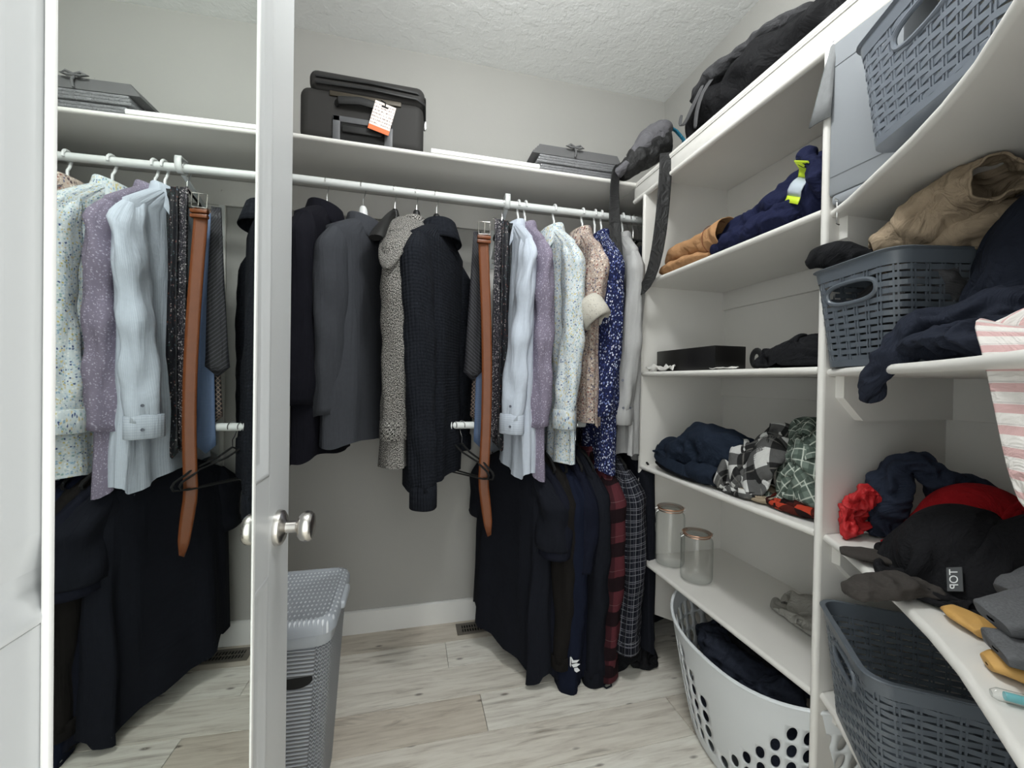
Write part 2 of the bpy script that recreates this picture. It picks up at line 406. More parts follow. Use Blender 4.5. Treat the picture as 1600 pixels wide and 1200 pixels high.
# ------------------------------------------------------------------ long shelf and two rods along the back wall
bs = thing('closet_shelf', 'long painted shelf running along the back wall above the rod', 'shelf', (0.0, 1.83, 2.03))
MB().box(XL, XF-.001, 1.625, YB-.0005, 2.042, 2.060).build('board', M_board, bs, smooth=False)
MB().tube([(XL, 1.625, 2.051), (XF-.002, 1.625, 2.051)], .009, 12).build('nosing', M_board, bs)
def rod(name, label, z, x0, x1, bx):
    r = thing(name, label, 'clothes rod', ((x0+x1)/2, 1.72, z-.016))
    m = MB()
    m.tube([(x0, 1.72, z), (x1, 1.72, z)], .0148, 20).build('pole', M_rod, r)
    for xx in (x0, x1-.006): MB().tube([(xx, 1.72, z), (xx+.006, 1.72, z)], .026, 20).build('end_flange', M_rod, r)
    b = MB().box(bx-.011, bx+.011, YB-.0155, YB-.013, z-.20, z+.08, .0008, 1)
    b.tube([(bx, YB-.016, z-.15), (bx, 1.90, z-.085), (bx, 1.735, z-.018)], .009, 8, ry=.004, up=(0, 0, 1))
    b.box(bx-.010, bx+.010, 1.70, 1.742, z+.032, z+.036)
    b.tube([(bx, 1.742, z+.034), (bx, 1.752, z), (bx, 1.738, z-.02)], .009, 8, ry=.003)
    pts = [(bx, 1.702, z+.036), (bx, 1.699, z+.024), (bx, 1.7005, z), (bx, 1.708, z-.0135), (bx, 1.72, z-.019), (bx, 1.732, z-.0135), (bx, 1.7395, z)]
    P = np.array([[[x, yy, zz] for x in (bx-.011, bx+.011)] for _, yy, zz in pts])
    m2 = MB().grid(P)
    b.build('bracket', M_rod, r, angle=30)
    m2.build('hook', M_rod, r, solid=.003)
    for zz in (z-.17, z+.05): MB().lathe([(.004, 0), (.004, .0015), (.002, .0025)], (bx, YB-.0155, zz), 10, (0, -1, 0)).build('screw', M_nickel, r)
    return r
ROD1, ROD2 = 1.942, 1.000
rod('closet_rod', 'upper white clothes rod under the long shelf', ROD1, XL, XR, .392)
rod('closet_rod', 'lower white clothes rod halfway down the back wall', ROD2, .165, XR, .405)
# floor register by the baseboard
vr = thing('floor_vent', 'grey metal floor register beside the white baseboard', 'vent', (.38, 1.945, 0))
M_vent = plain('vent_grey', srgb(112, 106, 98), .5, .3)
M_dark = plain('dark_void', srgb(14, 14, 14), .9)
for bx in ((.232, .545, 1.905, 1.922), (.232, .545, 1.976, 1.993), (.232, .258, 1.922, 1.976), (.519, .545, 1.922, 1.976)): MB().box(*bx, .0003, .0045, .001, 1).build('frame_bar', M_vent, vr)
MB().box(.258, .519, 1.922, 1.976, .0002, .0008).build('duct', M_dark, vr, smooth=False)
for k in range(21):
    x = .264+k*.0123; MB().box(x, x+.0042, 1.922, 1.976, .0012, .0042).build('louvre', M_vent, vr, smooth=False)
MB().box(.258, .519, 1.947, 1.951, .001, .0044).build('divider_bar', M_vent, vr, smooth=False)

# ------------------------------------------------------------------ cloth patterns
def dots_fabric(name, base, cols, scale, r0, r1, stretch=(1, 1, 1), rough=.9, jitter=1.0, base2=None, kind='hang'):
    """small printed motifs: voronoi cells, each with a colour of its own"""
    t = NT(name); v = t.coord('UV', stretch)
    dis = t.n('ShaderNodeVectorMath', operation='ADD'); t.set(dis.inputs[0], v)
    nn = t.n('ShaderNodeTexNoise'); t.set(nn.inputs['Vector'], v); nn.inputs['Scale'].default_value = scale*1.7
    sc = t.n('ShaderNodeVectorMath', operation='SCALE'); t.set(sc.inputs[0], nn.outputs[1]); sc.inputs['Scale'].default_value = .9/scale
    t.set(dis.inputs[1], sc.outputs[0])
    vo = t.n('ShaderNodeTexVoronoi'); t.set(vo.inputs['Vector'], dis.outputs[0]); vo.inputs['Scale'].default_value = scale; vo.inputs['Randomness'].default_value = jitter
    sx = t.n('ShaderNodeSeparateColor'); t.set(sx.inputs[0], vo.outputs['Color'])
    pal = t.ramp(sx.outputs[0], [(i/len(cols), c) for i, c in enumerate(cols)]+[(1.0, cols[-1])], 'CONSTANT')
    m = t.ramp(vo.outputs['Distance'], [(r0, (1, 1, 1)), (r1, (0, 0, 0))])
    b = t.mix(t.noise(v, 40, 3), base, base2 or base)
    c = t.mix(m, b, pal)
    return t.cloth(c, rough, 0, t.bump(t.noise(t.coord('UV'), 900, 1), .4, .0005), kind)
def plaid_fabric(name, base, bands, rough=.92, rot=0, wob=.0, kind='hang'):
    """bands: (axis, period, duty, offset, colour, strength) laid over one another"""
    t = NT(name); c = t.mix(t.noise(t.coord('UV'), 70, 3), tuple(q*.9 for q in base), tuple(q*1.1 for q in base))
    uvv = t.coord('UV', rot=(0, 0, rot))
    sx = t.n('ShaderNodeSeparateXYZ'); t.set(sx.inputs[0], uvv)
    for ax, per, duty, off, col, st in bands:
        a = t.math('FRACT', t.math('ADD', t.math('DIVIDE', sx.outputs[ax], per), off+50.0))
        c = t.mix(t.math('MULTIPLY', t.math('LESS_THAN', a, duty), st), c, col)
    return t.cloth(c, rough, 0, t.bump(t.noise(t.coord('UV'), 700, 1), .5, .0006), kind)
F = {}
F['navyblack'] = fabric('navy_black_wool', srgb(20, 20, 27), .25)
F['greysuit'] = fabric('charcoal_suiting', srgb(62, 64, 69), .12, weave=1400)
def tweed():
    t = NT('salt_pepper_tweed'); v = t.coord('UV', (1, .6, 1))
    n1 = t.noise(v, 400, 2, .75); c = t.ramp(n1, [(.45, srgb(16, 16, 17)), (.50, srgb(56, 55, 54)), (.57, srgb(190, 187, 182))])
    return t.cloth(c, .95, 0, t.bump(n1, .5, .001))
F['tweed'] = tweed()
def knit():
    t = NT('black_cable_knit'); v = t.coord('UV')
    sx = t.n('ShaderNodeSeparateXYZ'); t.set(sx.inputs[0], v)
    w = t.math('ABSOLUTE', t.math('SINE', t.math('MULTIPLY', sx.outputs[0], 190.0)))
    w2 = t.math('SINE', t.math('MULTIPLY', sx.outputs[1], 520.0))
    h = t.math('ADD', w, t.math('MULTIPLY', w2, .25)); n1 = t.noise(v, 160, 3)
    c = t.mix(n1, srgb(13, 15, 20), srgb(38, 41, 48))
    return t.cloth(c, .95, 0, t.bump(h, .6, .003))
F['knit'] = knit()
F['lightblue'] = plaid_fabric('pale_blue_shirting', srgb(186, 194, 206), [(0, .0045, .4, 0, srgb(208, 214, 223), .6), (1, .0045, .4, 0, srgb(164, 176, 194), .4)])
F['bluewhite'] = fabric('pale_blue_lining', srgb(180, 196, 217), .06)
F['purple'] = dots_fabric('mauve_print', srgb(118, 111, 128), [srgb(178, 173, 188), srgb(156, 150, 168)], 140, .22, .36, base2=srgb(130, 122, 139))
F['floral'] = dots_fabric('white_floral_print', srgb(216, 220, 220), [srgb(198, 186, 112), srgb(66, 82, 126), srgb(146, 172, 194), srgb(206, 190, 150), srgb(222, 224, 222), srgb(140, 168, 166), srgb(168, 190, 208), srgb(230, 232, 230)], 165, .32, .50, (1, .8, 1), base2=srgb(192, 205, 213))
F['paisley'] = dots_fabric('tan_paisley_print', srgb(188, 172, 160), [srgb(128, 72, 70), srgb(70, 60, 66), srgb(222, 212, 200), srgb(160, 128, 112), srgb(90, 92, 118), srgb(205, 190, 178)], 135, .34, .52, base2=srgb(160, 146, 138))
F['paisleyin'] = dots_fabric('beige_speckle_lining', srgb(198, 194, 184), [srgb(150, 146, 140), srgb(172, 160, 140)], 200, .18, .3)
F['navyprint'] = dots_fabric('navy_floral_print', srgb(34, 39, 72), [srgb(190, 200, 226), srgb(120, 134, 186), srgb(66, 78, 134), srgb(214, 216, 230), srgb(50, 58, 110)], 125, .30, .44, (1, .8, 1), base2=srgb(24, 28, 60))
F['greyshirt'] = fabric('pale_grey_shirting', srgb(168, 168, 168), .06)
F['black'] = fabric('black_jersey', srgb(24, 26, 33), .25)
F['blacksoft'] = fabric('black_cotton', srgb(19, 19, 21), .2, col2=srgb(34, 35, 38), kind='pile')
F['navyknit'] = fabric('navy_jersey', srgb(20, 23, 36), .2)
F['navytee'] = fabric('navy_tee_cotton', srgb(22, 24, 34), .2)
F['navy'] = fabric('navy_cotton', srgb(24, 30, 52), .2)
F['bluenavy'] = fabric('blue_navy_cotton', srgb(21, 26, 42), .2)
F['brownblack'] = fabric('black_brown_fleece', srgb(27, 25, 24), .25)
F['redplaid'] = plaid_fabric('red_black_flannel', srgb(82, 40, 46), [(1, .135, .40, .1, srgb(20, 16, 19), .92), (0, .13, .40, .4, srgb(26, 16, 20), .6), (1, .135, .012, .30, srgb(140, 120, 120), .35)])
F['gridplaid'] = plaid_fabric('black_white_grid_flannel', srgb(24, 25, 33), [(0, .024, .12, .0, srgb(150, 152, 160), .42), (1, .024, .12, .0, srgb(150, 152, 160), .42), (0, .024, .08, .35, srgb(92, 92, 104), .5), (1, .048, .06, .35, srgb(130, 130, 140), .5), (0, .09, .16, .2, srgb(10, 10, 14), .6)])

# ------------------------------------------------------------------ hangers
M_wplastic = plain('white_plastic', srgb(228, 230, 230), .35, var=.01)
M_bplastic = plain('black_plastic', srgb(18, 18, 19), .42, var=.05)
M_flock = plain('black_flocked', srgb(10, 10, 11), .95, var=.05, bump=.0006, bscale=600)
def hook_path(X, zr, neck, dz=.0, rr=.0205, yc=1.72):
    pts = [(X, yc, neck), (X, yc, zr-.048), (X, yc+.009, zr-.034)]
    for k in range(11):
        a = R_(-35+k*23.5); pts.append((X, yc+rr*math.cos(a), zr+rr*math.sin(a)))
    return pts
def hanger(kind, label, X, zr, rot=0, hs=.205, neck=.085, group=None, slope=.09, yc=1.72, sink=.040, fat=.6):
    h = thing('clothes_hanger', label, 'hanger', (X, yc, zr-neck-slope), group)
    c, s = math.cos(rot), math.sin(rot)
    def rt_(p): return Vector((X+(p.x-X)*c-(p.y-yc)*s, yc+(p.x-X)*s+(p.y-yc)*c, p.z))
    zn = zr-neck
    if kind == 'white':
        MB().tube(hook_path(X, zr, zn, yc=yc), .0046, 8).xf(rt_).build('hook', M_wplastic, h)
        MB().tube([(X, yc-hs, zn-slope), (X, yc-.06, zn-.028), (X, yc, zn), (X, yc+.06, zn-.028), (X, yc+hs, zn-slope)], .0050, 8).xf(rt_).build('shoulder_bar', M_wplastic, h)
        MB().tube([(X, yc-hs, zn-slope), (X, yc+hs, zn-slope)], .0042, 8).xf(rt_).build('lower_bar', M_wplastic, h)
        for sg in (-1, 1): MB().tube([(X, yc+sg*.10, zn-.047), (X, yc+sg*.108, zn-.035)], .003, 6).xf(rt_).build('notch', M_wplastic, h)
    elif kind in ('suit', 'suitwhite'):
        MB().tube(hook_path(X, zr, zn-.01, yc=yc), .0017, 8).xf(rt_).build('hook', M_chrome, h)
        mm = M_wplastic if kind == 'suitwhite' else M_bplastic
        path = []; r1 = []; r2_ = []
        for k in range(15):
            u = -1+2*k/14; e = abs(u); path.append((X, yc+u*hs, zn-sink-.012-slope*e**1.25)); r1.append((.008+.021*e**1.5*(1 if e < .95 else .75))*fat); r2_.append((.019-.004*e if e < .95 else .010)*fat)
        MB().tube(path, r1, 12, ry=r2_).xf(rt_).build('shoulder_bar', mm, h)
        MB().lathe([(.019, -.045), (.017, -.012), (.013, .004), (.009, .010), (0, .011)], (X, yc, zn), 16).xf(rt_).build('neck', mm, h)
    elif kind == 'velvet':
        MB().tube(hook_path(X, zr, zn, yc=yc), .0018, 8).xf(rt_).build('hook', M_chrome, h)
        p = [(X, yc, zn), (X, yc-.055, zn-.03), (X, yc-hs*.72, zn-slope*.62), (X, yc-hs*.76, zn-slope*.70), (X, yc-hs*.96, zn-slope*.94), (X, yc-hs, zn-slope*1.08), (X, yc-hs*.97, zn-slope*1.22), (X, yc-hs*.88, zn-slope*1.26), (X, yc, zn-slope*1.26)]
        q = p+[(a, 2*yc-b, cc) for a, b, cc in p[-2::-1]]
        MB().tube(q, .0055, 8, ry=.0030).xf(rt_).build('frame', M_flock, h)
    elif kind == 'clip':
        MB().tube(hook_path(X, zr, zn, yc=yc), .0017, 8).xf(rt_).build('hook', M_chrome, h)
        MB().tube([(X, yc-hs, zn-slope), (X, yc-hs*.5, zn-slope*.52), (X, yc, zn), (X, yc+hs*.5, zn-slope*.52), (X, yc+hs, zn-slope)], .0085, 8, ry=.004).xf(rt_).build('shoulder_bar', M_bplastic, h)
        MB().tube([(X, yc-hs*.92, zn-slope-.05), (X, yc+hs*.92, zn-slope-.05)], .002, 8).xf(rt_).build('lower_bar', M_chrome, h)
        for sg in (-1, 1):
            MB().box(X-.006, X+.006, yc+sg*hs*.6-.012, yc+sg*hs*.6+.012, zn-slope-.085, zn-slope-.035, .003).xf(rt_).build('clip', M_chrome if sg < 0 else M_bplastic, h)
    return h

# ------------------------------------------------------------------ hanging garments
def garment(name, label, cat, X, zt, L, mat, hs=.215, hb=None, neck=.062, drop=.085, t=.040, tn=.030, tb=None, rot=0.0, folds=.010, nf=5, hem=.010,
            yc=1.72, seed=1, sleeves=None, collar=None, group=None, mat2=None, buttons=None, skew=0.0, tilt=0.0):
    rg = random.Random(seed); ph = [rg.uniform(0, 6.28) for _ in range(10)]; hb = hb or hs; tb = tb or t
    g = thing(name, label, cat, (X, yc, zt-L), group); cR, sR = math.cos(rot), math.sin(rot)
    def W(x, y, z): return (X+x*cR-y*sR, yc+x*sR+y*cR, z)
    nu = 56; zs = [0, .006, .018, .035, .055, .075, drop, drop+.02, drop+.05]; k = zs[-1]
    nrest = max(8, int((L-k)/.035)); zs += [k+(L-k)*(i+1)/nrest for i in range(nrest)]
    P = np.zeros((nu, len(zs), 3)); per = 2*(hs*2+t)
    for j, s in enumerate(zs):
        e = min(1, s/drop)
        w = neck+(hs-neck)*e**.9 if s < drop else hs+(hb-hs)*((s-drop)/(L-drop))
        th = tn+(t-tn)*e if s < drop else t+(tb-t)*((s-drop)/(L-drop))
        if s == 0: w *= .82; th *= .7
        rp = min(1, max(0, (s-.05)/.35)); q = s/L
        for i in range(nu):
            a = 2*math.pi*i/nu; ca, sa = math.cos(a), math.sin(a)
            f = math.sin(nf*a+ph[0]+1.3*s)+.6*math.sin((nf*2+1)*a+ph[1]-2.1*s)+.35*math.sin((nf*3+2)*a+ph[2]+3*s)
            f = f*folds*(.25+.75*q)*rp+.010*nz(ca*2+ph[3], sa*2+ph[4], s*6)*rp
            y = w*math.copysign(abs(ca)**.75, ca); x = th*math.copysign(abs(sa)**.8, sa)
            x += f*(.35+.65*abs(sa)); y += f*.5*ca
            x += skew*max(0, s-drop)
            z = zt-s-(hem*(math.sin(2*a+ph[5])+.5*math.sin(5*a+ph[6]))*q**4)-tilt*(-y)*q
            P[i, j] = W(x, y, z)
    MB().grid(P, cu=True, uv=lambda i, j: (i*per/nu, zs[j])).build('body', mat, g, angle=180)
    if sleeves:
        for sg in (-1, 1):
            d = dict(len=.60, rx=.046, ry=.070, rx1=.040, ry1=.050, dx=0, dy=.0, cuff=.06, bend=.02, mat=mat, cmat=mat, amp=.007)
            d.update(sleeves[0 if sg < 0 else 1] if isinstance(sleeves, (list, tuple)) else sleeves)
            n = 30; m = 28; SL = d['len']; Q = np.zeros((m, n, 3)); ps = rg.uniform(0, 9)
            zst = zt-drop+.012
            def axis(s):
                e = s/SL; x = d['dx']*e+d['bend']*math.sin(math.pi*e)*.6; y = sg*(hs-.045+.045*min(1, s/.10)+d['dy']*e)
                return x, y, zst-s
            for j in range(n):
                s = SL*(j/(n-1))**1.0; e = s/SL; cap = min(1, .30+.70*math.sin(min(1, s/.11)*math.pi/2))
                rx = (d['rx']+(d['rx1']-d['rx'])*e)*cap; ry = (d['ry']+(d['ry1']-d['ry'])*e)*cap; ax, ay, az = axis(s)
                for i in range(m):
                    a = 2*math.pi*i/m; ca, sa = math.cos(a), math.sin(a)
                    f = d['amp']*(math.sin(3*a+ps+6*e)*.6+math.sin(5*a-ps-9*e)*.45)*(.4+.6*e)+d['amp']*1.5*nz(ca*1.2+ps, sa*1.2, s*11)
                    Q[i, j] = W(ax+(rx+f)*ca, ay+(ry+f)*sa, az-.012*ca*sa)
            pr = 2*math.pi*(d['rx']+d['ry'])/2
            sl = MB().grid(Q, cu=True, uv=lambda i, j: (i*pr/m, SL*j/(n-1))).build('sleeve', d['mat'], g, angle=180, solid=.002)
            if d['cuff']:
                ch = d['cuff']; ax, ay, az = axis(SL-ch*.3); K = np.zeros((m, 5, 3))
                for j, (zz, ro) in enumerate(((0, -.001), (-.004, .0025), (-ch*.5, .003), (-ch+.003, .003), (-ch, .0))):
                    for i in range(m):
                        a = 2*math.pi*i/m; ca, sa = math.cos(a), math.sin(a)
                        f = d['amp']*.6*math.sin(3*a+ps+6)
                        K[i, j] = W(ax+(d['rx1']+ro+f)*ca, ay+(d['ry1']+ro+f)*sa, az+zz)
                cf = MB().grid(K, cu=True, uv=lambda i, j: (i*pr/m, ch*j/4)).build('cuff', d['cmat'], sl, angle=60, solid=.0025)
                if buttons and sg < 0:
                    for bz, ba in buttons:
                        a = R_(ba); ca, sa = math.cos(a), math.sin(a); f = d['amp']*.6*math.sin(3*a+ps+6)
                        px, py, pz = ax+(d['rx1']+.0055+f)*ca, ay+(d['ry1']+.0055+f)*sa, az+bz
                        nrm = Vector((ca*cR-sa*sR, ca*sR+sa*cR, 0))
                        MB().lathe([(.0045, 0), (.005, .001), (.0042, .002), (.002, .0015)], W(px, py, pz), 14, nrm).build('button', M_button, cf)
    if collar:
        d = dict(ax=.036, ay=.066, stand=.030, flap=.040, front=.055, out=.014, side=-1, mat=mat); d.update(collar); m = 44
        prof = [(-.004, -.022), (-.002, d['stand']*.6), (0, d['stand']), (.005, d['stand']+.004), (.009, d['stand']), None, None, None]
        K = np.zeros((m, 8, 3))
        for i in range(m):
            a = 2*math.pi*i/m; ca, sa = math.cos(a), math.sin(a)      # ca along x (front side), sa along y
            fr_ = max(0, ca*d['side'])**2; notch = max(0, (ca*d['side']-.90)/.1)
            fl = d['flap']+d['front']*fr_*(1-notch)
            for j in range(8):
                if j < 5: ro, zz = prof[j]
                else:
                    e = (j-4)/3; ro = .009+d['out']*e; zz = d['stand']-fl*e
                K[i, j] = W((d['ax']+ro)*ca, (d['ay']+ro)*sa, zt-.012+zz-.010*(ca*d['side']))
        MB().grid(K, cu=True, uv=lambda i, j: (i*.4/m, j*.02)).build('collar', d['mat'], g, angle=70, solid=.003)
    return g
M_button = plain('grey_button', srgb(88, 92, 104), .3)
def ribbon(path, wdirs, widths, nw=5, curl=0.0, wav=0.0, seed=0):
    """flexible strip: path points, unit width directions, widths -> grid + uv (metres)"""
    n = len(path); P = np.zeros((nw, n, 3)); L = [0.]
    for k in range(1, n): L.append(L[-1]+(Vector(path[k])-Vector(path[k-1])).length)
    for j in range(n):
        p = Vector(path[j]); w = Vector(wdirs[j] if isinstance(wdirs[0], (tuple, list, Vector)) else wdirs).normalized()
        t = (Vector(path[min(n-1, j+1)])-Vector(path[max(0, j-1)])).normalized(); nn = t.cross(w).normalized()
        for i in range(nw):
            u = -1+2*i/(nw-1)
            P[i, j] = p+w*(u*widths[j]/2)+nn*(curl*(u*u)+wav*nz(u*1.3+seed, L[j]*7, seed*3.1))
    wm = max(widths)
    return P, (lambda i, j: (i*wm/(nw-1), L[min(j, n-1)]))

# jackets on the left of the upper rod
GJ = 'jackets on the upper rod'; GH = 'hangers on the upper rod'
hanger('suit', 'chrome-hooked hanger carrying the navy-black blazer', -.318, ROD1, hs=.20, neck=.095, rot=R_(-10))
garment('blazer', 'navy-black wool blazer nearest the door on the upper rod', 'jacket', -.322, 1.828, .925, F['navyblack'], hs=.225, hb=.235, t=.050, tb=.060, folds=.008, nf=3, seed=3, group=GJ, rot=R_(-10),
        sleeves=dict(len=.66, rx=.050, ry=.078, rx1=.050, ry1=.060, dx=-.01, dy=-.01, cuff=0, amp=.006), collar=dict(ax=.050, ay=.068, stand=.028, flap=.055, front=.05, out=.016, side=1), hem=.012)
hanger('suitwhite', 'hanger with white neck carrying the charcoal blazer', -.186, ROD1, hs=.20, neck=.088, rot=R_(-24))
gb = garment('blazer', 'charcoal grey suit blazer with cuff buttons on the upper rod', 'jacket', -.180, 1.796, .842, F['greysuit'], hs=.225, hb=.235, t=.052, tb=.066, folds=.010, nf=3, seed=8, group=GJ, rot=R_(-24),
        sleeves=[dict(len=.665, rx=.047, ry=.078, rx1=.043, ry1=.058, dx=-.030, dy=-.035, cuff=0, amp=.005), dict(len=.62, rx=.05, ry=.075, cuff=0)], collar=dict(ax=.046, ay=.068, stand=.028, flap=.052, front=.05, out=.014, side=1), hem=.008)
for k in range(4): MB().lathe([(.006, 0), (.0066, .002), (.005, .0035), (.002, .003)], (-.3485+k*.001, 1.528-k*.001, 1.115-k*.020), 14, (-.95, -.3, 0)).build('button', plain('black_button', srgb(16, 16, 17), .3), gb)
hanger('suit', 'empty broad black plastic coat hanger between the grey jackets', -.066, ROD1, rot=R_(-15), hs=.215, neck=.085, slope=.165, sink=0, fat=1.1)
hanger('suit', 'chrome-hooked hanger carrying the tweed cardigan', .018, ROD1, hs=.19, neck=.080, rot=R_(-15))
tw = garment('cardigan', 'salt and pepper tweed shawl-collar cardigan on the upper rod', 'cardigan', .010, 1.812, .948, F['tweed'], hs=.205, hb=.220, t=.052, tb=.070, folds=.012, nf=4, seed=21, group=GJ, rot=R_(-19),
        sleeves=[dict(len=.72, rx=.054, ry=.070, rx1=.050, ry1=.056, dx=-.006, dy=-.03, cuff=.07, amp=.006), dict(len=.66, rx=.05, ry=.07, cuff=.07)], collar=dict(ax=.040, ay=.070, stand=.020, flap=.09, front=.05, out=.022, side=-1))
pth = [(.030, 1.690, 1.828), (.000, 1.640, 1.808), (-.028, 1.590, 1.770), (-.050, 1.535, 1.718), (-.068, 1.480, 1.650), (-.078, 1.450, 1.590), (-.080, 1.440, 1.555)]
P, uvf = ribbon(pth, [(.5, -.2, -.3), (.7, -.3, -.35), (.8, -.35, -.25), (.85, -.4, -.1), (.9, -.3, .1), (.9, -.3, .2), (.9, -.3, .2)], [.10, .125, .135, .13, .11, .07, .015], 9, curl=-.014, wav=.005, seed=4)
MB().grid(P, uv=uvf).build('lapel', F['tweed'], tw, angle=180, solid=.008, sub=1)
hanger('suit', 'chrome-hooked hanger carrying the black knit cardigan', .098, ROD1, hs=.19, neck=.086, rot=R_(-26))
kn = garment('cardigan', 'long black cable-knit cardigan beside the bare back wall', 'cardigan', .108, 1.808, 1.01, F['knit'], hs=.225, hb=.215, t=.056, tb=.062, folds=.014, nf=4, seed=14, group=GJ, rot=R_(-27),
        sleeves=[dict(len=.955, rx=.056, ry=.080, rx1=.044, ry1=.052, dx=.040, dy=-.04, cuff=.085, amp=.007, bend=.0), dict(len=.82, rx=.06, ry=.08, rx1=.05, ry1=.055, dx=.015, cuff=.07)], collar=dict(ax=.056, ay=.076, stand=.024, flap=.080, front=.06, out=.026, side=-1), hem=.008, tilt=.03)
# ties and a belt on a tie hanger
th = hanger('velvet', 'black tie hanger loaded with ties and a leather belt', .372, ROD1, rot=R_(15), hs=.075, neck=.075, slope=.05)
def tie(label, x, y, z0, zb, w0, w1, mat, yaw=0, lean=0.0):
    n = 16; pth = []; ws = []
    for k in range(n):
        e = k/(n-1); pth.append((x+lean*e, y-.006*math.sin(3*e), z0+(zb-z0)*e)); ws.append(w0+(w1-w0)*e if e < .93 else w1)
    c, s = math.cos(yaw), math.sin(yaw)
    P, uvf = ribbon(pth, (c, s, 0), ws, 5, curl=.004, wav=.004, seed=x*40)
    for i in range(5): P[i, -1, 2] += abs(i-2)/2*w1*.5                       # pointed blade
    o = MB().grid(P, uv=uvf).build('necktie', mat, smooth=True, angle=180, solid=.004)
    return tag(o, label, 'necktie', 'neckties on the tie hanger')
F['tiestripe'] = plaid_fabric('black_diagonal_tie_silk', srgb(19, 19, 24), [(0, .012, .35, 0, srgb(58, 58, 66), .8)], .55, rot=R_(52))
F['tielattice'] = plaid_fabric('brown_lattice_tie_silk', srgb(24, 22, 24), [(0, .012, .22, 0, srgb(150, 128, 116), .7), (1, .012, .22, 0, srgb(150, 128, 116), .7)], .5, rot=R_(45))
F['tieblue'] = plaid_fabric('steel_blue_tie_silk', srgb(88, 108, 142), [(1, .004, .4, 0, srgb(112, 132, 164), .6)], .5)
F['tiesilver'] = dots_fabric('silver_paisley_tie_silk', srgb(28, 28, 34), [srgb(196, 190, 190), srgb(150, 140, 144), srgb(92, 86, 96)], 150, .26, .42, rough=.5)
F['tiedark'] = dots_fabric('dark_multicolour_tie_silk', srgb(16, 16, 22), [srgb(120, 70, 62), srgb(96, 104, 118), srgb(40, 74, 70), srgb(160, 150, 150)], 90, .16, .3, rough=.5)
F['tieteal'] = dots_fabric('black_teal_tie_silk', srgb(14, 17, 20), [srgb(40, 84, 80), srgb(90, 100, 104)], 120, .12, .24, rough=.5)
tie('black diagonally striped necktie beside the tan belt', .262, 1.69, 1.80, 1.185, .030, .075, F['tiestripe'], R_(-15), -.010)
tie('brown lattice necktie peeking out below the striped one', .290, 1.715, 1.80, 1.005, .03, .070, F['tielattice'], R_(-10), -.008)
tie('steel blue necktie showing only its lower tip', .292, 1.70, 1.78, .905, .03, .060, F['tieblue'], R_(-10))
tie('silver paisley necktie hanging right of the tan belt', .335, 1.635, 1.84, .945, .028, .040, F['tiesilver'], R_(25))
tie('dark multicolour necktie under the black tie hanger', .368, 1.640, 1.84, .90, .026, .044, F['tiedark'], R_(10))
tie('second silver-flecked necktie next to the pale blue shirt', .352, 1.66, 1.84, .92, .028, .036, F['tiesilver'], R_(-20))
tie('black and teal necktie against the pale blue shirt', .392, 1.66, 1.84, .885, .028, .044, F['tieteal'], R_(15))
# belt
M_leather = fabric('tan_leather', srgb(112, 60, 26), .18, .42, 500, .0004, 0, sc=25, kind=None)
bl = thing('leather_belt', 'tan brown leather belt hanging from the tie hanger', 'belt', (.30, 1.60, .57))
pth = []
for k in range(26):
    e = k/25; z = 1.765+(.575-1.765)*e; x = .278+.018*math.sin(e*math.pi)*1.2-.004+(.045*max(0, e-.82)/.18*.9)
    pth.append((x, 1.605+.012*math.cos(e*4), z))
P, uvf = ribbon(pth, [(1, -.25, 0)]*20+[(1, -.25, .1*k) for k in range(6)], [.040]*23+[.038, .034, .016], 5, curl=.001)
MB().grid(P, uv=uvf).build('strap', M_leather, bl, angle=180, solid=.005)
for zz in (1.752, 1.735): MB().box(.250, .303, 1.600, 1.618, zz-.006, zz+.006, .002).build('keeper_loop', M_leather, bl)
MB().tube([(.256, 1.612, 1.765), (.254, 1.612, 1.812), (.300, 1.608, 1.815), (.300, 1.608, 1.766), (.256, 1.612, 1.765)], .0026, 8).build('buckle', M_nickel, bl)
MB().tube([(.278, 1.606, 1.812), (.277, 1.602, 1.768)], .002, 8).build('buckle_pin', M_nickel, bl)
# shirts
GS = 'shirts on the upper rod'
def shirt(label, X, mat, seed, L=.93, cuffmat=None, inner=None, **kw):
    d = dict(hs=.205, hb=.225, t=.028, tb=.036, folds=.011, nf=5, seed=seed, group=GS, rot=R_(9), drop=.095,
             collar=dict(ax=.030, ay=.060, stand=.026, flap=.045, front=.060, out=.012, side=-1), sleeves=dict(len=.72, rx=.043, ry=.066, rx1=.036, ry1=.045, cmat=cuffmat or mat))
    d.update(kw); return garment('shirt', label, 'shirt', X, 1.840, L, mat, **d)
for X in (.443, .474, .606, .740, .800, .832, .938):
    k = (.443, .474, .606, .740, .800, .832, .938).index(X)
    hanger('white', ['white plastic hanger carrying the pale blue shirt', 'white plastic hanger carrying the mauve shirt', 'white plastic hanger carrying the white floral shirt', 'white plastic hanger carrying the tan paisley shirt', 'bare white plastic hanger between paisley and navy shirts', 'white plastic hanger carrying the navy floral shirt', 'white plastic hanger carrying the grey shirt behind the bag strap'][k], X, ROD1, hs=.180, neck=.100, slope=.100, group=GH, rot=R_((3, 4, 6, -2, -8, -11, -12)[k]))
shirt('pale blue dress shirt next to the neckties', .428, F['lightblue'], 31, L=1.0, rot=R_(3), sleeves=[dict(len=.715, rx=.030, ry=.060, rx1=.042, ry1=.052, dx=-.055, dy=-.01, cuff=.075, cmat=F['lightblue'], bend=-.005, amp=.009), dict(len=.66, dx=.0)], buttons=[(.03, 235), (-.045, 235)], tb=.050, hem=.02, collar=dict(ax=.032, ay=.060, stand=.028, flap=.060, front=.085, out=.014, side=-1))
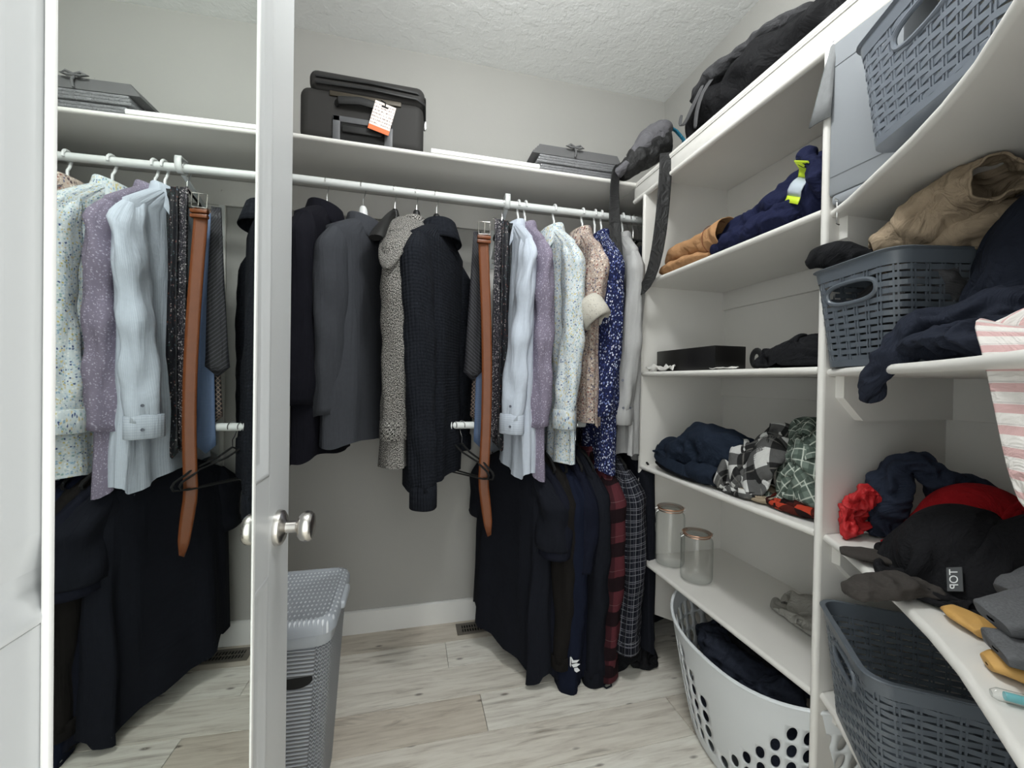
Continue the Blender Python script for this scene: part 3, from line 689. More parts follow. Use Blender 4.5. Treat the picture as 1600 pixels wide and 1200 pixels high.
shirt('mauve purple shirt with small pale print', .476, F['purple'], 37, L=1.03, rot=R_(4), sleeves=[dict(len=.74, rx=.032, ry=.060, rx1=.042, ry1=.048, dx=.000, dy=-.015, cuff=0, bend=.012, amp=.009), dict(len=.66, cuff=0)], hem=.02)
shirt('white shirt with small yellow and blue floral print', .596, F['floral'], 41, L=.98, rot=R_(6), sleeves=[dict(len=.70, rx=.036, ry=.064, rx1=.042, ry1=.050, dx=-.020, dy=-.015, cuff=.075, amp=.008), dict(len=.66)], buttons=[(.012, 290)], tb=.042, collar=dict(ax=.034, ay=.062, stand=.030, flap=.062, front=.080, out=.016, side=-1))
sp = shirt('tan paisley shirt with one rolled-up sleeve', .728, F['paisley'], 47, L=.82, rot=R_(-3), t=.028, sleeves=[dict(len=.27, rx=.036, ry=.060, rx1=.040, ry1=.052, dx=-.020, cuff=0), dict(len=.35, cuff=0)], collar=dict(ax=.036, ay=.062, stand=.030, flap=.062, front=.080, out=.016, side=-1))
Q = np.zeros((32, 7, 3))
for i in range(32):
    a = 2*math.pi*i/32
    for j, (ro, s) in enumerate(((-.010, -.02), (.004, -.028), (.012, -.005), (.013, .035), (.011, .062), (.004, .066), (-.006, .045))):
        rr = .050+ro; ct = Vector((.682, 1.500, 1.480)); ax = Vector((.42, -.35, -.85)).normalized(); e1 = Vector((.8, .1, .35)); e1 = (e1-ax*e1.dot(ax)).normalized(); e2 = ax.cross(e1)
        Q[i, j] = ct+ax*s+e1*(rr*.86*math.cos(a))+e2*(rr*1.12*math.sin(a))
MB().grid(Q, cu=True, uv=lambda i, j: (i*.01, j*.02)).build('rolled_cuff', F['paisleyin'], sp, angle=180, solid=.003)
shirt('navy shirt with dense white floral print', .826, F['navyprint'], 53, L=1.02, rot=R_(-12), t=.034, tb=.050, sleeves=[dict(len=.70, rx=.042, ry=.064, rx1=.048, ry1=.056, dx=-.020, dy=-.01, cuff=0), dict(len=.66, cuff=0)], folds=.012)
shirt('plain pale grey shirt beside the shelving side panel', .930, F['greyshirt'], 59, L=.96, t=.034, tb=.046, rot=R_(-12), sleeves=[dict(len=.69, rx=.034, ry=.058, rx1=.042, ry1=.050, dx=-.040, dy=-.012, cuff=.07, bend=.02), dict(len=.66)], buttons=[(.0, 290), (.0, 255), (.11, 250)], hem=.02)
for X, r in ((.968, 5), (.992, -6), (1.022, 4)):
    hanger('clip', ['black trouser hanger with chrome clips behind the bag strap', 'second black clip hanger squeezed against the side panel', 'last black clip hanger behind the side panel'][(.968, .992, 1.022).index(X)], X, ROD1, rot=R_(r), hs=.17, neck=.09, slope=.07, group=GH)
bt = garment('trousers', 'black trousers hanging behind the bag strap', 'trousers', .990, 1.79, .55, F['black'], hs=.15, hb=.16, neck=.14, drop=.03, t=.030, folds=.008, seed=61)

# garments on the lower rod
GL = 'garments on the lower rod'
for X, r, lb in ((.180, 36, 'empty black velvet hanger at the free end of the lower rod'), (.215, 30, 'empty black velvet hanger next to the leather belt')):
    hanger('velvet', lb, X, ROD2, rot=R_(r), hs=.205, neck=.075, slope=.095)
lowx = []
def low(name, label, cat, X, mat, seed, L=.85, zt=.895, **kw):
    hanger('velvet', 'black hanger under the '+label.split(' on ')[0].split(' with ')[0].split(' beside')[0], X, ROD2, hs=.19, neck=.075, slope=.08)
    d = dict(hs=.215, hb=.24, t=.030, tb=.045, folds=.012, nf=5, seed=seed, group=GL, hem=.02); d.update(kw)
    return garment(name, label, cat, X, zt, L, mat, **d)
low('t_shirt', 'large black t-shirt turned towards the bare wall', 't-shirt', .425, F['black'], 71, L=.80, zt=.885, rot=R_(24), hs=.235, hb=.25, t=.030, tb=.060, folds=.020, nf=4, sleeves=dict(len=.26, rx=.055, ry=.085, rx1=.055, ry1=.080, cuff=0, dx=.02), hem=.025, tilt=.15)
low('t_shirt', 'dark navy t-shirt with drooping sleeve beside the black one', 't-shirt', .490, F['navytee'], 73, L=.83, rot=R_(20), folds=.018, sleeves=dict(len=.30, rx=.055, ry=.080, rx1=.062, ry1=.080, cuff=0, dx=-.01), tb=.05, tilt=.1)
low('fleece', 'black-brown fleece between the navy shirts', 'fleece', .560, F['brownblack'], 79, L=.84, rot=R_(8), t=.035, sleeves=dict(len=.70, rx=.05, ry=.07, rx1=.045, ry1=.05, cuff=.05))
lg = low('hoodie', 'dark blue hoodie with small white wing logo near the hem', 'hoodie', .610, F['bluenavy'], 83, L=.88, rot=R_(4), t=.034, tb=.05, sleeves=dict(len=.82, rx=.052, ry=.07, rx1=.05, ry1=.055, cuff=0, dx=-.01))
low('polo_shirt', 'navy polo shirt with short sleeve on the lower rod', 'polo shirt', .675, F['navyknit'], 89, L=.86, t=.032, sleeves=dict(len=.36, rx=.048, ry=.075, rx1=.048, ry1=.07, cuff=0, dx=-.01), collar=dict(ax=.034, ay=.06, stand=.02, flap=.04, front=.03, side=-1))
low('sweatshirt', 'plain black sweatshirt beside the red plaid shirt', 'sweatshirt', .725, F['black'], 97, L=.86, t=.034, sleeves=dict(len=.78, rx=.05, ry=.07, rx1=.042, ry1=.05, cuff=.06, dx=.0))
low('flannel_shirt', 'dark red and black plaid flannel shirt on the lower rod', 'shirt', .790, F['redplaid'], 101, L=.80, t=.034, sleeves=dict(len=.76, rx=.05, ry=.068, rx1=.043, ry1=.05, cuff=.07, dx=-.01), collar=dict(ax=.034, ay=.06, stand=.024, flap=.045, front=.04, side=-1))
low('flannel_shirt', 'black and white grid plaid flannel shirt beside the shelving', 'shirt', .870, F['gridplaid'], 103, L=.715, t=.038, tb=.055, sleeves=dict(len=.66, rx=.058, ry=.07, rx1=.055, ry1=.06, cuff=.07, dx=-.005), collar=dict(ax=.036, ay=.06, stand=.024, flap=.05, front=.04, side=-1))
low('jacket', 'black jacket hanging in the corner behind the side panel', 'jacket', .975, F['black'], 107, L=.80, t=.045)

# printed marks on the hoodie: white wing logo low down, pale strip and white patch on the next garment's edge
def kids(root): return [o for o in bpy.data.objects if o.parent is root and o.type == 'MESH']
hit = surf(kids(lg), (.622, 1.2, .115), (0, 1, 0))
if hit:
    c0, n0 = hit; n0 = Vector((n0.x, n0.y, 0)).normalized(); ex = Vector((-n0.y, n0.x, 0)); ex = -ex if ex.x < 0 else ex
    m = MB()
    for pts in ([(-.014, .030), (-.006, .018), (.012, .020), (.004, .012), (-.010, .010)], [(-.012, .006), (.002, .010), (.014, .008), (.004, .000), (-.006, -.002)], [(-.004, -.004), (.006, -.002), (.014, -.010), (.004, -.016), (-.002, -.012)], [(-.016, .028), (-.013, .026), (-.013, -.002), (-.016, .004)]):
        m.add([(c0+n0*.005+ex*(a*1.3)+Vector((0, 0, b*1.35)))[:] for a, b in pts], [tuple(range(len(pts)))])
    m.build('wing_logo', plain('white_screen_print', srgb(224, 226, 228), .7), lg, smooth=False)

MB().tube([(.742, 1.50, .035), (.738, 1.468, .010), (.755, 1.445, .006), (.780, 1.452, .006), (.786, 1.478, .012), (.778, 1.505, .05)], .0032, 8).build('drawcord', F['black'], [o for o in bpy.data.objects if o.name.startswith('sweatshirt')][0])

# ------------------------------------------------------------------ loose cloth: small position-based cloth solver
def sim(P, du, dv, floor_fn, ell, steps=60, iters=8, xmax=XR-.006, bend=.25, fr=.5, g=.0016, ymax=None, ymin=None, region=None):
    V = np.zeros_like(P)
    dg = math.hypot(du, dv)
    def con(A, B, L, k):
        d = B-A; n = np.sqrt((d*d).sum(-1, keepdims=True))+1e-9; c = d*((n-L)/n*.5*k); A += c; B -= c
    for st in range(steps):
        old = P.copy(); V *= .96; V[..., 2] -= g; P += V
        for it in range(iters):
            for o in (0, 1):
                e = P[o:]; m = e.shape[0]//2*2; con(e[0:m:2], e[1:m:2], du, 1)
                e = P[:, o:]; m = e.shape[1]//2*2; con(e[:, 0:m:2], e[:, 1:m:2], dv, 1)
            for o in (0, 1):
                e = P[o:]; m = e.shape[0]//2*2
                con(e[0:m:2, :-1], e[1:m:2, 1:], dg, .5); con(e[0:m:2, 1:], e[1:m:2, :-1], dg, .5)
            for o in (0, 1):
                for q in (0, 1):
                    pass
            d = P[4:]-P[:-4]; n = np.sqrt((d*d).sum(-1, keepdims=True))+1e-9; c = d*((n-4*du)/n*.25*bend)*(n < 4*du); P[:-4] += c; P[4:] -= c
            d = P[:, 4:]-P[:, :-4]; n = np.sqrt((d*d).sum(-1, keepdims=True))+1e-9; c = d*((n-4*dv)/n*.25*bend)*(n < 4*dv); P[:, :-4] += c; P[:, 4:] -= c
            hit = np.zeros(P.shape[:2], bool)
            for (c0, r0) in ell:
                q = (P-c0)/r0; l = np.sqrt((q*q).sum(-1)); ins = l < 1
                if ins.any(): P[ins] = c0+q[ins]/np.maximum(l[ins], 1e-4)[:, None]*r0; hit |= ins
            fz = floor_fn(P[..., 0], P[..., 1], old[..., 2]); b = P[..., 2] < fz
            P[..., 2] = np.where(b, fz, P[..., 2]); hit |= b
            P[..., 0] = np.minimum(P[..., 0], xmax)
            if region is not None:
                cx, cy, rx, ry, ro = region; co, so = math.cos(ro), math.sin(ro); dx_, dy_ = P[..., 0]-cx, P[..., 1]-cy
                qx, qy = (dx_*co+dy_*so)/rx, (-dx_*so+dy_*co)/ry; l = (qx**4+qy**4)**.25; k_ = np.where(l > 1, 1/np.maximum(l, 1e-6), 1.0); qx, qy = qx*k_*rx, qy*k_*ry
                P[..., 0] = cx+qx*co-qy*so; P[..., 1] = cy+qx*so+qy*co
            if ymax is not None: P[..., 1] = np.minimum(P[..., 1], ymax)
            if ymin is not None: P[..., 1] = np.maximum(P[..., 1], ymin)
            P[hit] = old[hit]+(P[hit]-old[hit])*np.array([1-fr*.3, 1-fr*.3, 1])
        V = P-old; V[hit] *= (1-fr)
        sp_ = np.sqrt((V*V).sum(-1, keepdims=True)); V *= np.minimum(1, .02/np.maximum(sp_, 1e-6))
    return P
FRX = np.array([p[0] for p in FR][::-1]); FRY = np.array([p[1] for p in FR][::-1])
def on_left(z):                                            # left bay: supported from the front edge to the wall
    return lambda x, y, zo: np.where((x > XF) & (zo > z-.02), z+.004, -9)
def on_corner(z):
    return lambda x, y, zo: np.where((x > np.interp(y, FRY, FRX)) & (zo > z-.02), z+.004, -9)
def flat(z): return lambda x, y, zo: np.full_like(x, z+.004)
def pile(name, label, cat, c, size, ell, floor_fn, mat, rot=0, comp=.7, z0=None, n=40, seed=1, solid=.003, group=None, steps=60, bumpz=.09, shape=None, ymax=None, ymin=None, build=True, sub=1, xmax=XR-.006, parent=None, region=None, bend=.10):
    rg = np.random.RandomState(seed); lu, lv = size; nu = n; nv = max(10, int(n*lv/lu)); du, dv = lu/(nu-1), lv/(nv-1)
    U, Vv = np.meshgrid(np.linspace(-.5, .5, nu), np.linspace(-.5, .5, nv), indexing='ij')
    a = U*lu*comp; b = Vv*lv*comp; cr, sr = math.cos(rot), math.sin(rot)
    z = np.array([[nz(u*5+seed, v*5, seed*1.7)+.6*nz(u*11, v*11+seed, 3.3) for u, v in zip(r1, r2)] for r1, r2 in zip(U, Vv)])
    top = z0 if z0 is not None else max([e[0][2]+e[1][2] for e in ell]+[c[2]])+.03
    P = np.stack([c[0]+a*cr-b*sr, c[1]+a*sr+b*cr, top+z*bumpz+.02], -1)
    E_ = [(np.array(e[0], float), np.array(e[1], float)) for e in ell]
    P = sim(P, du, dv, floor_fn, E_, steps=steps, ymax=ymax, ymin=ymin, xmax=xmax, region=region, bend=bend)
    m = MB().grid(P, uv=lambda i, j: (i*du, j*dv))
    o = m.build(name, mat, parent, angle=180, solid=solid, sub=sub)
    if parent is None: tag(o, label, cat, group)
    return o
def roll(path, rw, rh, mat, name, label=None, cat=None, parent=None, amp=.010, fq=9, seed=1, upv=(0, 0, 1), seg=40, n=44, open_end=False, solid=0, crease=1.0, group=None, sq=1.0):
    """bunched or folded cloth swept along a path, with creases"""
    pts = [Vector(p) for p in path]; K = len(pts)-1
    def cr_(i0, t, arr):
        g_ = lambda i: arr[max(0, min(K, i))]
        a, b, c, d = g_(i0-1), g_(i0), g_(i0+1), g_(i0+2)
        return ((b*2)+(c-a)*t+(a*2-b*5+c*4-d)*t*t+(b*3-a-c*3+d)*t*t*t)*.5
    Q = np.zeros((seg, n, 3)); prev = None; L = 0; Ls = []; lastp = None
    for j in range(n):
        f = K*j/(n-1); i0 = min(K-1, int(f)); t = f-i0; p = cr_(i0, t, pts); q = cr_(i0, min(1, t+.05), pts) if t < .95 else None
        tg = (q-p) if q is not None else (p-cr_(i0, t-.05, pts)); tg.normalize()
        a = Vector(upv)-tg*Vector(upv).dot(tg); a.normalize(); b = tg.cross(a); w = max(.001, cr_(i0, t, rw)); h = max(.001, cr_(i0, t, rh))
        L += (p-lastp).length if lastp else 0; lastp = p; Ls.append(L)
        for i in range(seg):
            an = 2*math.pi*i/seg; ca, sa = math.cos(an), math.sin(an)
            if sq != 1.0: ca, sa = math.copysign(abs(ca)**sq, ca), math.copysign(abs(sa)**sq, sa)
            sx_, sy_, sz_ = (p+b*(w*ca)+a*(h*sa))*fq
            d1 = nz(sx_+seed, sy_, sz_+seed*2.3); wx = .5*nz(sx_*.7, sy_*.7+seed, sz_*.7)
            d2 = abs(nz(sx_*1.7+wx, sy_*1.7+seed+wx, sz_*1.7)); d3 = abs(nz(sx_*3.6+wx*2, sy_*3.6, sz_*3.6+seed*5))
            dd = amp*(d1*1.2+crease*(.55-d2*2.2-d3*1.1)); k = (1 if (0 < j < n-1) or open_end else .2)
            Q[i, j] = p+b*((w+dd)*ca*k)+a*((h+dd)*sa*k)
    pr = 2*math.pi*max(rw)*.8
    m = MB().grid(Q, cu=True, uv=lambda i, j: (i*pr/seg, Ls[min(j, n-1)]))
    o = m.build(name, mat, parent, angle=180, solid=solid, sub=1)
    if parent is None and label: tag(o, label, cat, group)
    return o

# ------------------------------------------------------------------ things on the long back shelf
M_ball = fabric('black_ballistic_nylon', srgb(25, 24, 24), .25, .75, 1200, .0006, 0, col2=srgb(47, 45, 43), sc=9, kind=None)
M_ball2 = plain('black_trim', srgb(19, 19, 20), .6)
M_hgrey = plain('grey_plastic', srgb(84, 85, 88), .45)
sc_ = thing('suitcase', 'worn black soft suitcase with luggage tag on the long shelf', 'suitcase', (-.18, 1.80, 2.061))
def soft(x0, x1, y0, y1, z0, z1, b, amp, sd):
    m = MB().box(x0, x1, y0, y1, z0, z1, b, 5); return m
MB().box(-.405, .040, 1.648, 1.985, 2.062, 2.262, .035, 5).build('body', M_ball, sc_)
lid = MB().box(-.372, .043, 1.640, 1.98, 2.245, 2.322, .030, 5).build('lid', M_ball, sc_)
for zz in (2.262, 2.285):
    MB().tube([(-.345, 1.638, zz+.002), (-.15, 1.634, zz+.006), (.012, 1.637, zz+.001), (.042, 1.66, zz-.001), (.047, 1.80, zz)], .0055, 8).build('zip_piping', M_ball2, lid)
MB().box(-.30, -.045, 1.6415, 1.650, 2.228, 2.246, .003).build('zip_band', plain('bronze_zip', srgb(64, 58, 48), .5, .3), sc_)
MB().tube([(-.275, 1.650, 2.205), (-.265, 1.632, 2.208), (-.19, 1.624, 2.212), (-.115, 1.632, 2.208), (-.105, 1.650, 2.205)], .009, 10, ry=.016).build('carry_handle', M_ball2, sc_)
for x0, x1, z0, z1 in ((-.288, -.262, 2.064, 2.158), (-.105, -.075, 2.064, 2.158), (-.288, -.075, 2.136, 2.158)): MB().box(x0, x1, 1.640, 1.650, z0, z1, .003).build('housing_bar', M_hgrey, sc_)
MB().box(-.262, -.105, 1.6445, 1.650, 2.066, 2.136).build('housing_recess', M_dark, sc_, smooth=False)
MB().box(-.255, -.112, 1.634, 1.648, 2.098, 2.124, .006).build('trolley_grip', M_ball2, sc_)
MB().box(.041, .052, 1.70, 1.715, 2.19, 2.225, .003).build('zip_pull', M_chrome, sc_)
def tag_mat():
    t = NT('printed_card'); v = t.coord('UV'); sx = t.n('ShaderNodeSeparateXYZ'); t.set(sx.inputs[0], v)
    ln = t.math('LESS_THAN', t.math('FRACT', t.math('MULTIPLY', sx.outputs[1], 9.0)), .42)
    tx = t.ramp(t.noise(t.coord('UV', (26, 9, 1)), 1.0, 2), [(.47, (0, 0, 0)), (.53, (1, 1, 1))])
    c = t.mix(t.math('MULTIPLY', t.math('MULTIPLY', ln, tx), .75), srgb(232, 220, 214), srgb(92, 70, 74))
    c = t.mix(t.math('LESS_THAN', sx.outputs[1], .16), c, srgb(226, 112, 64)); return t.fin(c, .35)
lt = thing('luggage_tag', 'white and orange printed luggage tag hanging on the suitcase', 'luggage tag', (-.112, 1.622, 2.095))
ta = R_(-14); tc = Vector((-.113, 1.618, 2.160)); ex = Vector((math.cos(ta), 0, math.sin(ta))); ez = Vector((-math.sin(ta), 0, math.cos(ta)))
hw, hh = .038, .055; q = [tc+ex*(sx*hw)+ez*(sz*hh) for sx, sz in ((-1, -1), (1, -1), (1, 1), (-1, 1))]
MB().add([p[:] for p in q], [(0, 1, 2, 3)], [[(0, 0), (1, 0), (1, 1), (0, 1)]]).build('card', tag_mat(), lt, smooth=False, solid=.002)
MB().box(-.012, .012, -.0018, -.0012, -.003, .003).xf(lambda p: tc+ex*p.x+ez*(p.z+.042)+Vector((0, p.y, 0))).build('slot', M_dark, lt, smooth=False)
MB().tube([tc+ez*.042, tc+ez*.055+Vector((0, -.006, 0)), Vector((-.118, 1.630, 2.232))], .0022, 6).build('loop', M_ball2, lt)
# flat things
tag(MB().box(.068, .505, 1.618, 1.80, 2.0605, 2.0765, .0015).build('white_board', plain('white_laminate', srgb(238, 238, 236), .4)), 'white laminated board lying flat between suitcase and folded bins', 'board')
M_gfab = fabric('grey_nonwoven', srgb(92, 92, 92), .12, kind=None)
M_gfab2 = fabric('dark_grey_nonwoven', srgb(94, 94, 95), .15, kind=None)
for k, (x0, x1, y0, y1, z0, z1, lb) in enumerate(((.170, .455, 1.72, 1.93, 2.077, 2.086, 'lower dark grey flat panel lying on the white board'), (.185, .445, 1.73, 1.93, 2.0865, 2.097, 'upper dark grey flat panel lying on the white board'))):
    tag(MB().box(x0, x1, y0, y1, z0, z1, .003).build('flat_panel', M_gfab2), lb, 'panel')
def film_mat():
    t = NT('clear_film_over_grey'); v = t.coord(); nn = t.noise(v, 60, 4, .7, 1.5)
    m = t.fin(t.mix(t.noise(v, 300, 2), srgb(100, 101, 104), srgb(134, 135, 138)), .35, 0, t.bump(nn, 1.0, .008))
    t.bsdf.inputs['Coat Weight'].default_value = 1; t.bsdf.inputs['Coat Roughness'].default_value = .06; return m
M_film = film_mat()
for k, (x0, x1, z0, lb) in enumerate(((.505, .862, 2.061, 'lowest film-wrapped folded grey fabric bin'), (.500, .880, 2.100, 'second film-wrapped folded grey fabric bin, under the tied one'))):
    b = thing('folded_bin', lb, 'storage bin', ((x0+x1)/2, 1.77, z0), 'folded bins on the long shelf')
    for j in range(3): MB().box(x0+.006*j, x1-.004*j, 1.640+.003*j, 1.92, z0+j*.0125, z0+j*.0125+.012, .004, 2).build('fabric_panel', M_film, b)
b = thing('folded_bin', 'topmost dark folded fabric bin tied with a cord', 'storage bin', (.67, 1.78, 2.139), 'folded bins on the long shelf')
for j in range(4): MB().prism([(.480+.010*j, 2.140+j*.0115), (.890-.003*j, 2.140+j*.0115), (.886-.004*j, 2.1508+j*.0115), (.486+.010*j, 2.1508+j*.0115)], 1, 1.650+.004*j, 1.93).build('fabric_panel', M_gfab2, b, smooth=False)
MB().tube([(.668, 1.642, 2.14), (.672, 1.640, 2.165), (.67, 1.655, 2.190), (.67, 1.80, 2.193)], .004, 8).build('cord', M_gfab2, b)
for sg in (-1, 1): MB().tube([(.67, 1.648, 2.186), (.67+sg*.022, 1.644, 2.193), (.67+sg*.038, 1.648, 2.187), (.67+sg*.02, 1.645, 2.181), (.67, 1.648, 2.185)], .0045, 8).build('bow_loop', M_gfab2, b)
# sling bag with strap hanging down
M_sgrey = fabric('heather_grey_nylon', srgb(98, 97, 101), .16, .8, kind='pile')
M_sblack = fabric('black_nylon', srgb(26, 26, 27), .2, .6, kind='pile')
sb = thing('sling_bag', 'heather grey and black sling bag slumped at the shelf corner', 'bag', (.95, 1.60, 2.061))
roll([(.868, 1.628, 2.080), (.895, 1.622, 2.108), (.945, 1.61, 2.155), (1.005, 1.60, 2.205), (1.06, 1.585, 2.245), (1.085, 1.575, 2.255)], [.02, .045, .062, .070, .056, .02], [.018, .034, .050, .066, .058, .02], M_sblack, 'lower_body', parent=sb, amp=.010, seed=5)
roll([(.872, 1.622, 2.102), (.90, 1.612, 2.135), (.945, 1.602, 2.190), (1.000, 1.59, 2.240), (1.05, 1.578, 2.268), (1.078, 1.57, 2.262)], [.014, .036, .055, .064, .052, .02], [.012, .026, .038, .050, .044, .02], M_sgrey, 'front_pocket', parent=sb, amp=.008, seed=9)
roll([(.845, 1.612, 2.075), (.862, 1.600, 2.090), (.885, 1.590, 2.118)], [.020, .026, .02], [.016, .02, .014], M_sgrey, 'side_pocket', parent=sb, amp=.005, seed=3)
pth = [(.862, 1.615, 2.120), (.835, 1.598, 2.085), (.826, 1.594, 2.03), (.828, 1.592, 1.90), (.834, 1.588, 1.78), (.842, 1.575, 1.66), (.856, 1.545, 1.585), (.876, 1.500, 1.552), (.893, 1.462, 1.556), (.907, 1.428, 1.605), (.917, 1.405, 1.70), (.924, 1.392, 1.82), (.929, 1.386, 1.95), (.931, 1.384, 2.03), (.936, 1.392, 2.075), (.975, 1.430, 2.085), (1.02, 1.50, 2.13)]
wd = [(.9, .3, 0)]*3+[(.95, -.3, 0)]*2+[(.9, -.4, .2), (.7, -.35, .5), (.3, .2, .85), (-.1, .4, .8), (-.5, .4, .6), (-.8, .3, .3), (-.9, .3, .1), (-.95, .25, 0), (-.95, .25, 0), (-.8, .5, 0), (-.6, .6, 0), (-.6, .6, 0)]
P, uvf = ribbon(pth, wd, [.05]*len(pth), 5, curl=.002)
MB().grid(P, uv=uvf).build('strap', M_sblack, sb, angle=180, solid=.003, sub=1)
P, uvf = ribbon([(1.045, 1.60, 2.315), (1.075, 1.59, 2.305), (1.105, 1.575, 2.28), (1.13, 1.56, 2.24), (1.135, 1.56, 2.19)], (.2, .9, .3), [.03]*5, 5, curl=.003)
MB().grid(P, uv=uvf).build('lanyard', dots_fabric('teal_woven', srgb(36, 104, 130), [srgb(110, 190, 205), srgb(16, 40, 56)], 160, .2, .35), sb, angle=180, solid=.003)
MB().tube([(1.040, 1.60, 2.318), (1.062, 1.595, 2.312)], .010, 8).build('lanyard_end', M_ball2, sb)
for p in ((.880, 1.598, 2.148), (.868, 1.60, 2.124)): MB().tube([p, (p[0]+.008, p[1]-.004, p[2]+.004)], .005, 8).build('zip_end', M_chrome, sb)
# duffel bag
dfb = thing('duffel_bag', 'large black duffel bag with grey webbing handles on the top shelf', 'bag', (1.16, 1.12, 2.061))
roll([(1.14, 1.455, 2.15), (1.14, 1.40, 2.17), (1.14, 1.25, 2.185), (1.15, 1.10, 2.175), (1.16, .90, 2.16), (1.17, .76, 2.14), (1.17, .72, 2.13)], [.06, .125, .155, .165, .160, .13, .06], [.05, .095, .118, .112, .098, .085, .05], fabric('black_duffel_cloth', srgb(23, 23, 25), .3, .7, kind='pile'), 'body', parent=dfb, amp=.020, fq=7, seed=12, n=56, seg=44)
roll([(1.03, 1.37, 2.255), (1.05, 1.25, 2.285), (1.08, 1.08, 2.270), (1.10, .92, 2.24)], [.03, .055, .06, .04], [.018, .03, .03, .02], fabric('charcoal_flap', srgb(62, 62, 64), .2, .8, kind='pile'), 'top_flap', parent=dfb, amp=.014, seed=31)
M_web = fabric('grey_webbing', srgb(70, 70, 72), .15, .8, kind=None)
for pth in ([(1.002, 1.395, 2.225), (.985, 1.385, 2.175), (.985, 1.365, 2.155), (.985, 1.335, 2.165), (.985, 1.30, 2.20), (1.0, 1.27, 2.255)], [(1.02, 1.24, 2.27), (.985, 1.26, 2.22), (.978, 1.28, 2.16), (.978, 1.285, 2.10)]):
    P, uvf = ribbon(pth, (0, .8, .5), [.024]*len(pth), 4, curl=.002)
    MB().grid(P, uv=uvf).build('handle', M_web, dfb, angle=180, solid=.004, sub=1)

# ------------------------------------------------------------------ hamper
def rrect(a, b, r, n=8):
    pts = []
    for cx, cy, s0 in ((a-r, b-r, 0), (-a+r, b-r, 90), (-a+r, -b+r, 180), (a-r, -b+r, 270)):
        for k in range(n+1):
            an = R_(s0+90*k/n); pts.append((cx+r*math.cos(an), cy+r*math.sin(an)))
    return pts
hx, hy = -.372, 1.285
hp = thing('laundry_hamper', 'tall light grey woven-look plastic hamper with lid behind the door', 'hamper', (hx, hy, 0))
def hamper_mat():
    t = NT('grey_rattan_plastic'); v = t.coord('UV'); sx = t.n('ShaderNodeSeparateXYZ'); t.set(sx.inputs[0], v)
    u = t.math('MULTIPLY', sx.outputs[0], 2*math.pi/.038); w = t.math('MULTIPLY', sx.outputs[1], 2*math.pi/.0105)
    h = t.math('SINE', t.math('ADD', w, t.math('MULTIPLY', t.math('SINE', u), 1.3)))
    c = t.mix(t.math('ADD', t.math('MULTIPLY', h, .5), .5), srgb(128, 132, 138), srgb(182, 186, 192))
    return t.fin(c, .42, 0, t.bump(h, 1.0, .004))
M_ham = hamper_mat(); M_hampl = plain('grey_hamper_plastic', srgb(163, 168, 174), .42)
prof = [(.150, .125, .0), (.152, .127, .02), (.170, .142, .30), (.181, .151, .505)]
rings = []
for j in range(30):
    e = j/29; z = e*.505; a = .150+.031*e; b = .125+.026*e; rings.append([(hx+x, hy+y, z) for x, y in rrect(a, b, .035)])
P = np.array(rings).transpose(1, 0, 2)
MB().grid(P, cu=True, uv=lambda i, j: (i*.034, j*.0174)).build('woven_body', M_ham, hp, angle=60, solid=.003)
rg = [[(hx+x*sx_, hy+y*sx_, z) for x, y in rrect(.180, .150, .037)] for z, sx_ in ((.500, 1.0), (.503, 1.02), (.540, 1.035), (.545, 1.0))]
MB().grid(np.array(rg).transpose(1, 0, 2), cu=True).build('collar', M_hampl, hp, angle=50)
rg = [[(hx+x*k, hy+y*k, z) for x, y in rrect(.188, .158, .042)] for z, k in ((.535, 1.0), (.536, 1.03), (.556, 1.03), (.568, 1.0), (.572, .93), (.566, .90), (.566, .0))]
def lid_mat():
    t = NT('perforated_lid'); v = t.coord('Object', (1/.011, 1/.022, 1)); vo = t.n('ShaderNodeTexVoronoi'); t.set(vo.inputs['Vector'], v); vo.inputs['Scale'].default_value = 1; vo.inputs['Randomness'].default_value = .0; vo.voronoi_dimensions = '2D'
    m = t.ramp(vo.outputs['Distance'], [(.20, (1, 1, 1)), (.30, (0, 0, 0))]); return t.fin(t.mix(m, srgb(152, 157, 164), srgb(205, 209, 213)), .4, 0, t.bump(m, .8, .002))
MB().grid(np.array(rg).transpose(1, 0, 2), cu=True).build('lid', lid_mat(), hp, angle=50)
MB().box(hx+.178, hx+.204, hy-.05, hy+.06, .536, .560, .008, 3).build('lid_tab', M_hampl, hp)
MB().lathe([(.022, 0), (.022, .002), (0, .002)], (hx+.10, hy-.1465, .42), 24, (0, -1, 0)).xf(lambda p: Vector((hx+.10+(p.x-hx-.10)*1.9, p.y, p.z))).build('hand_hole', M_dark, hp)

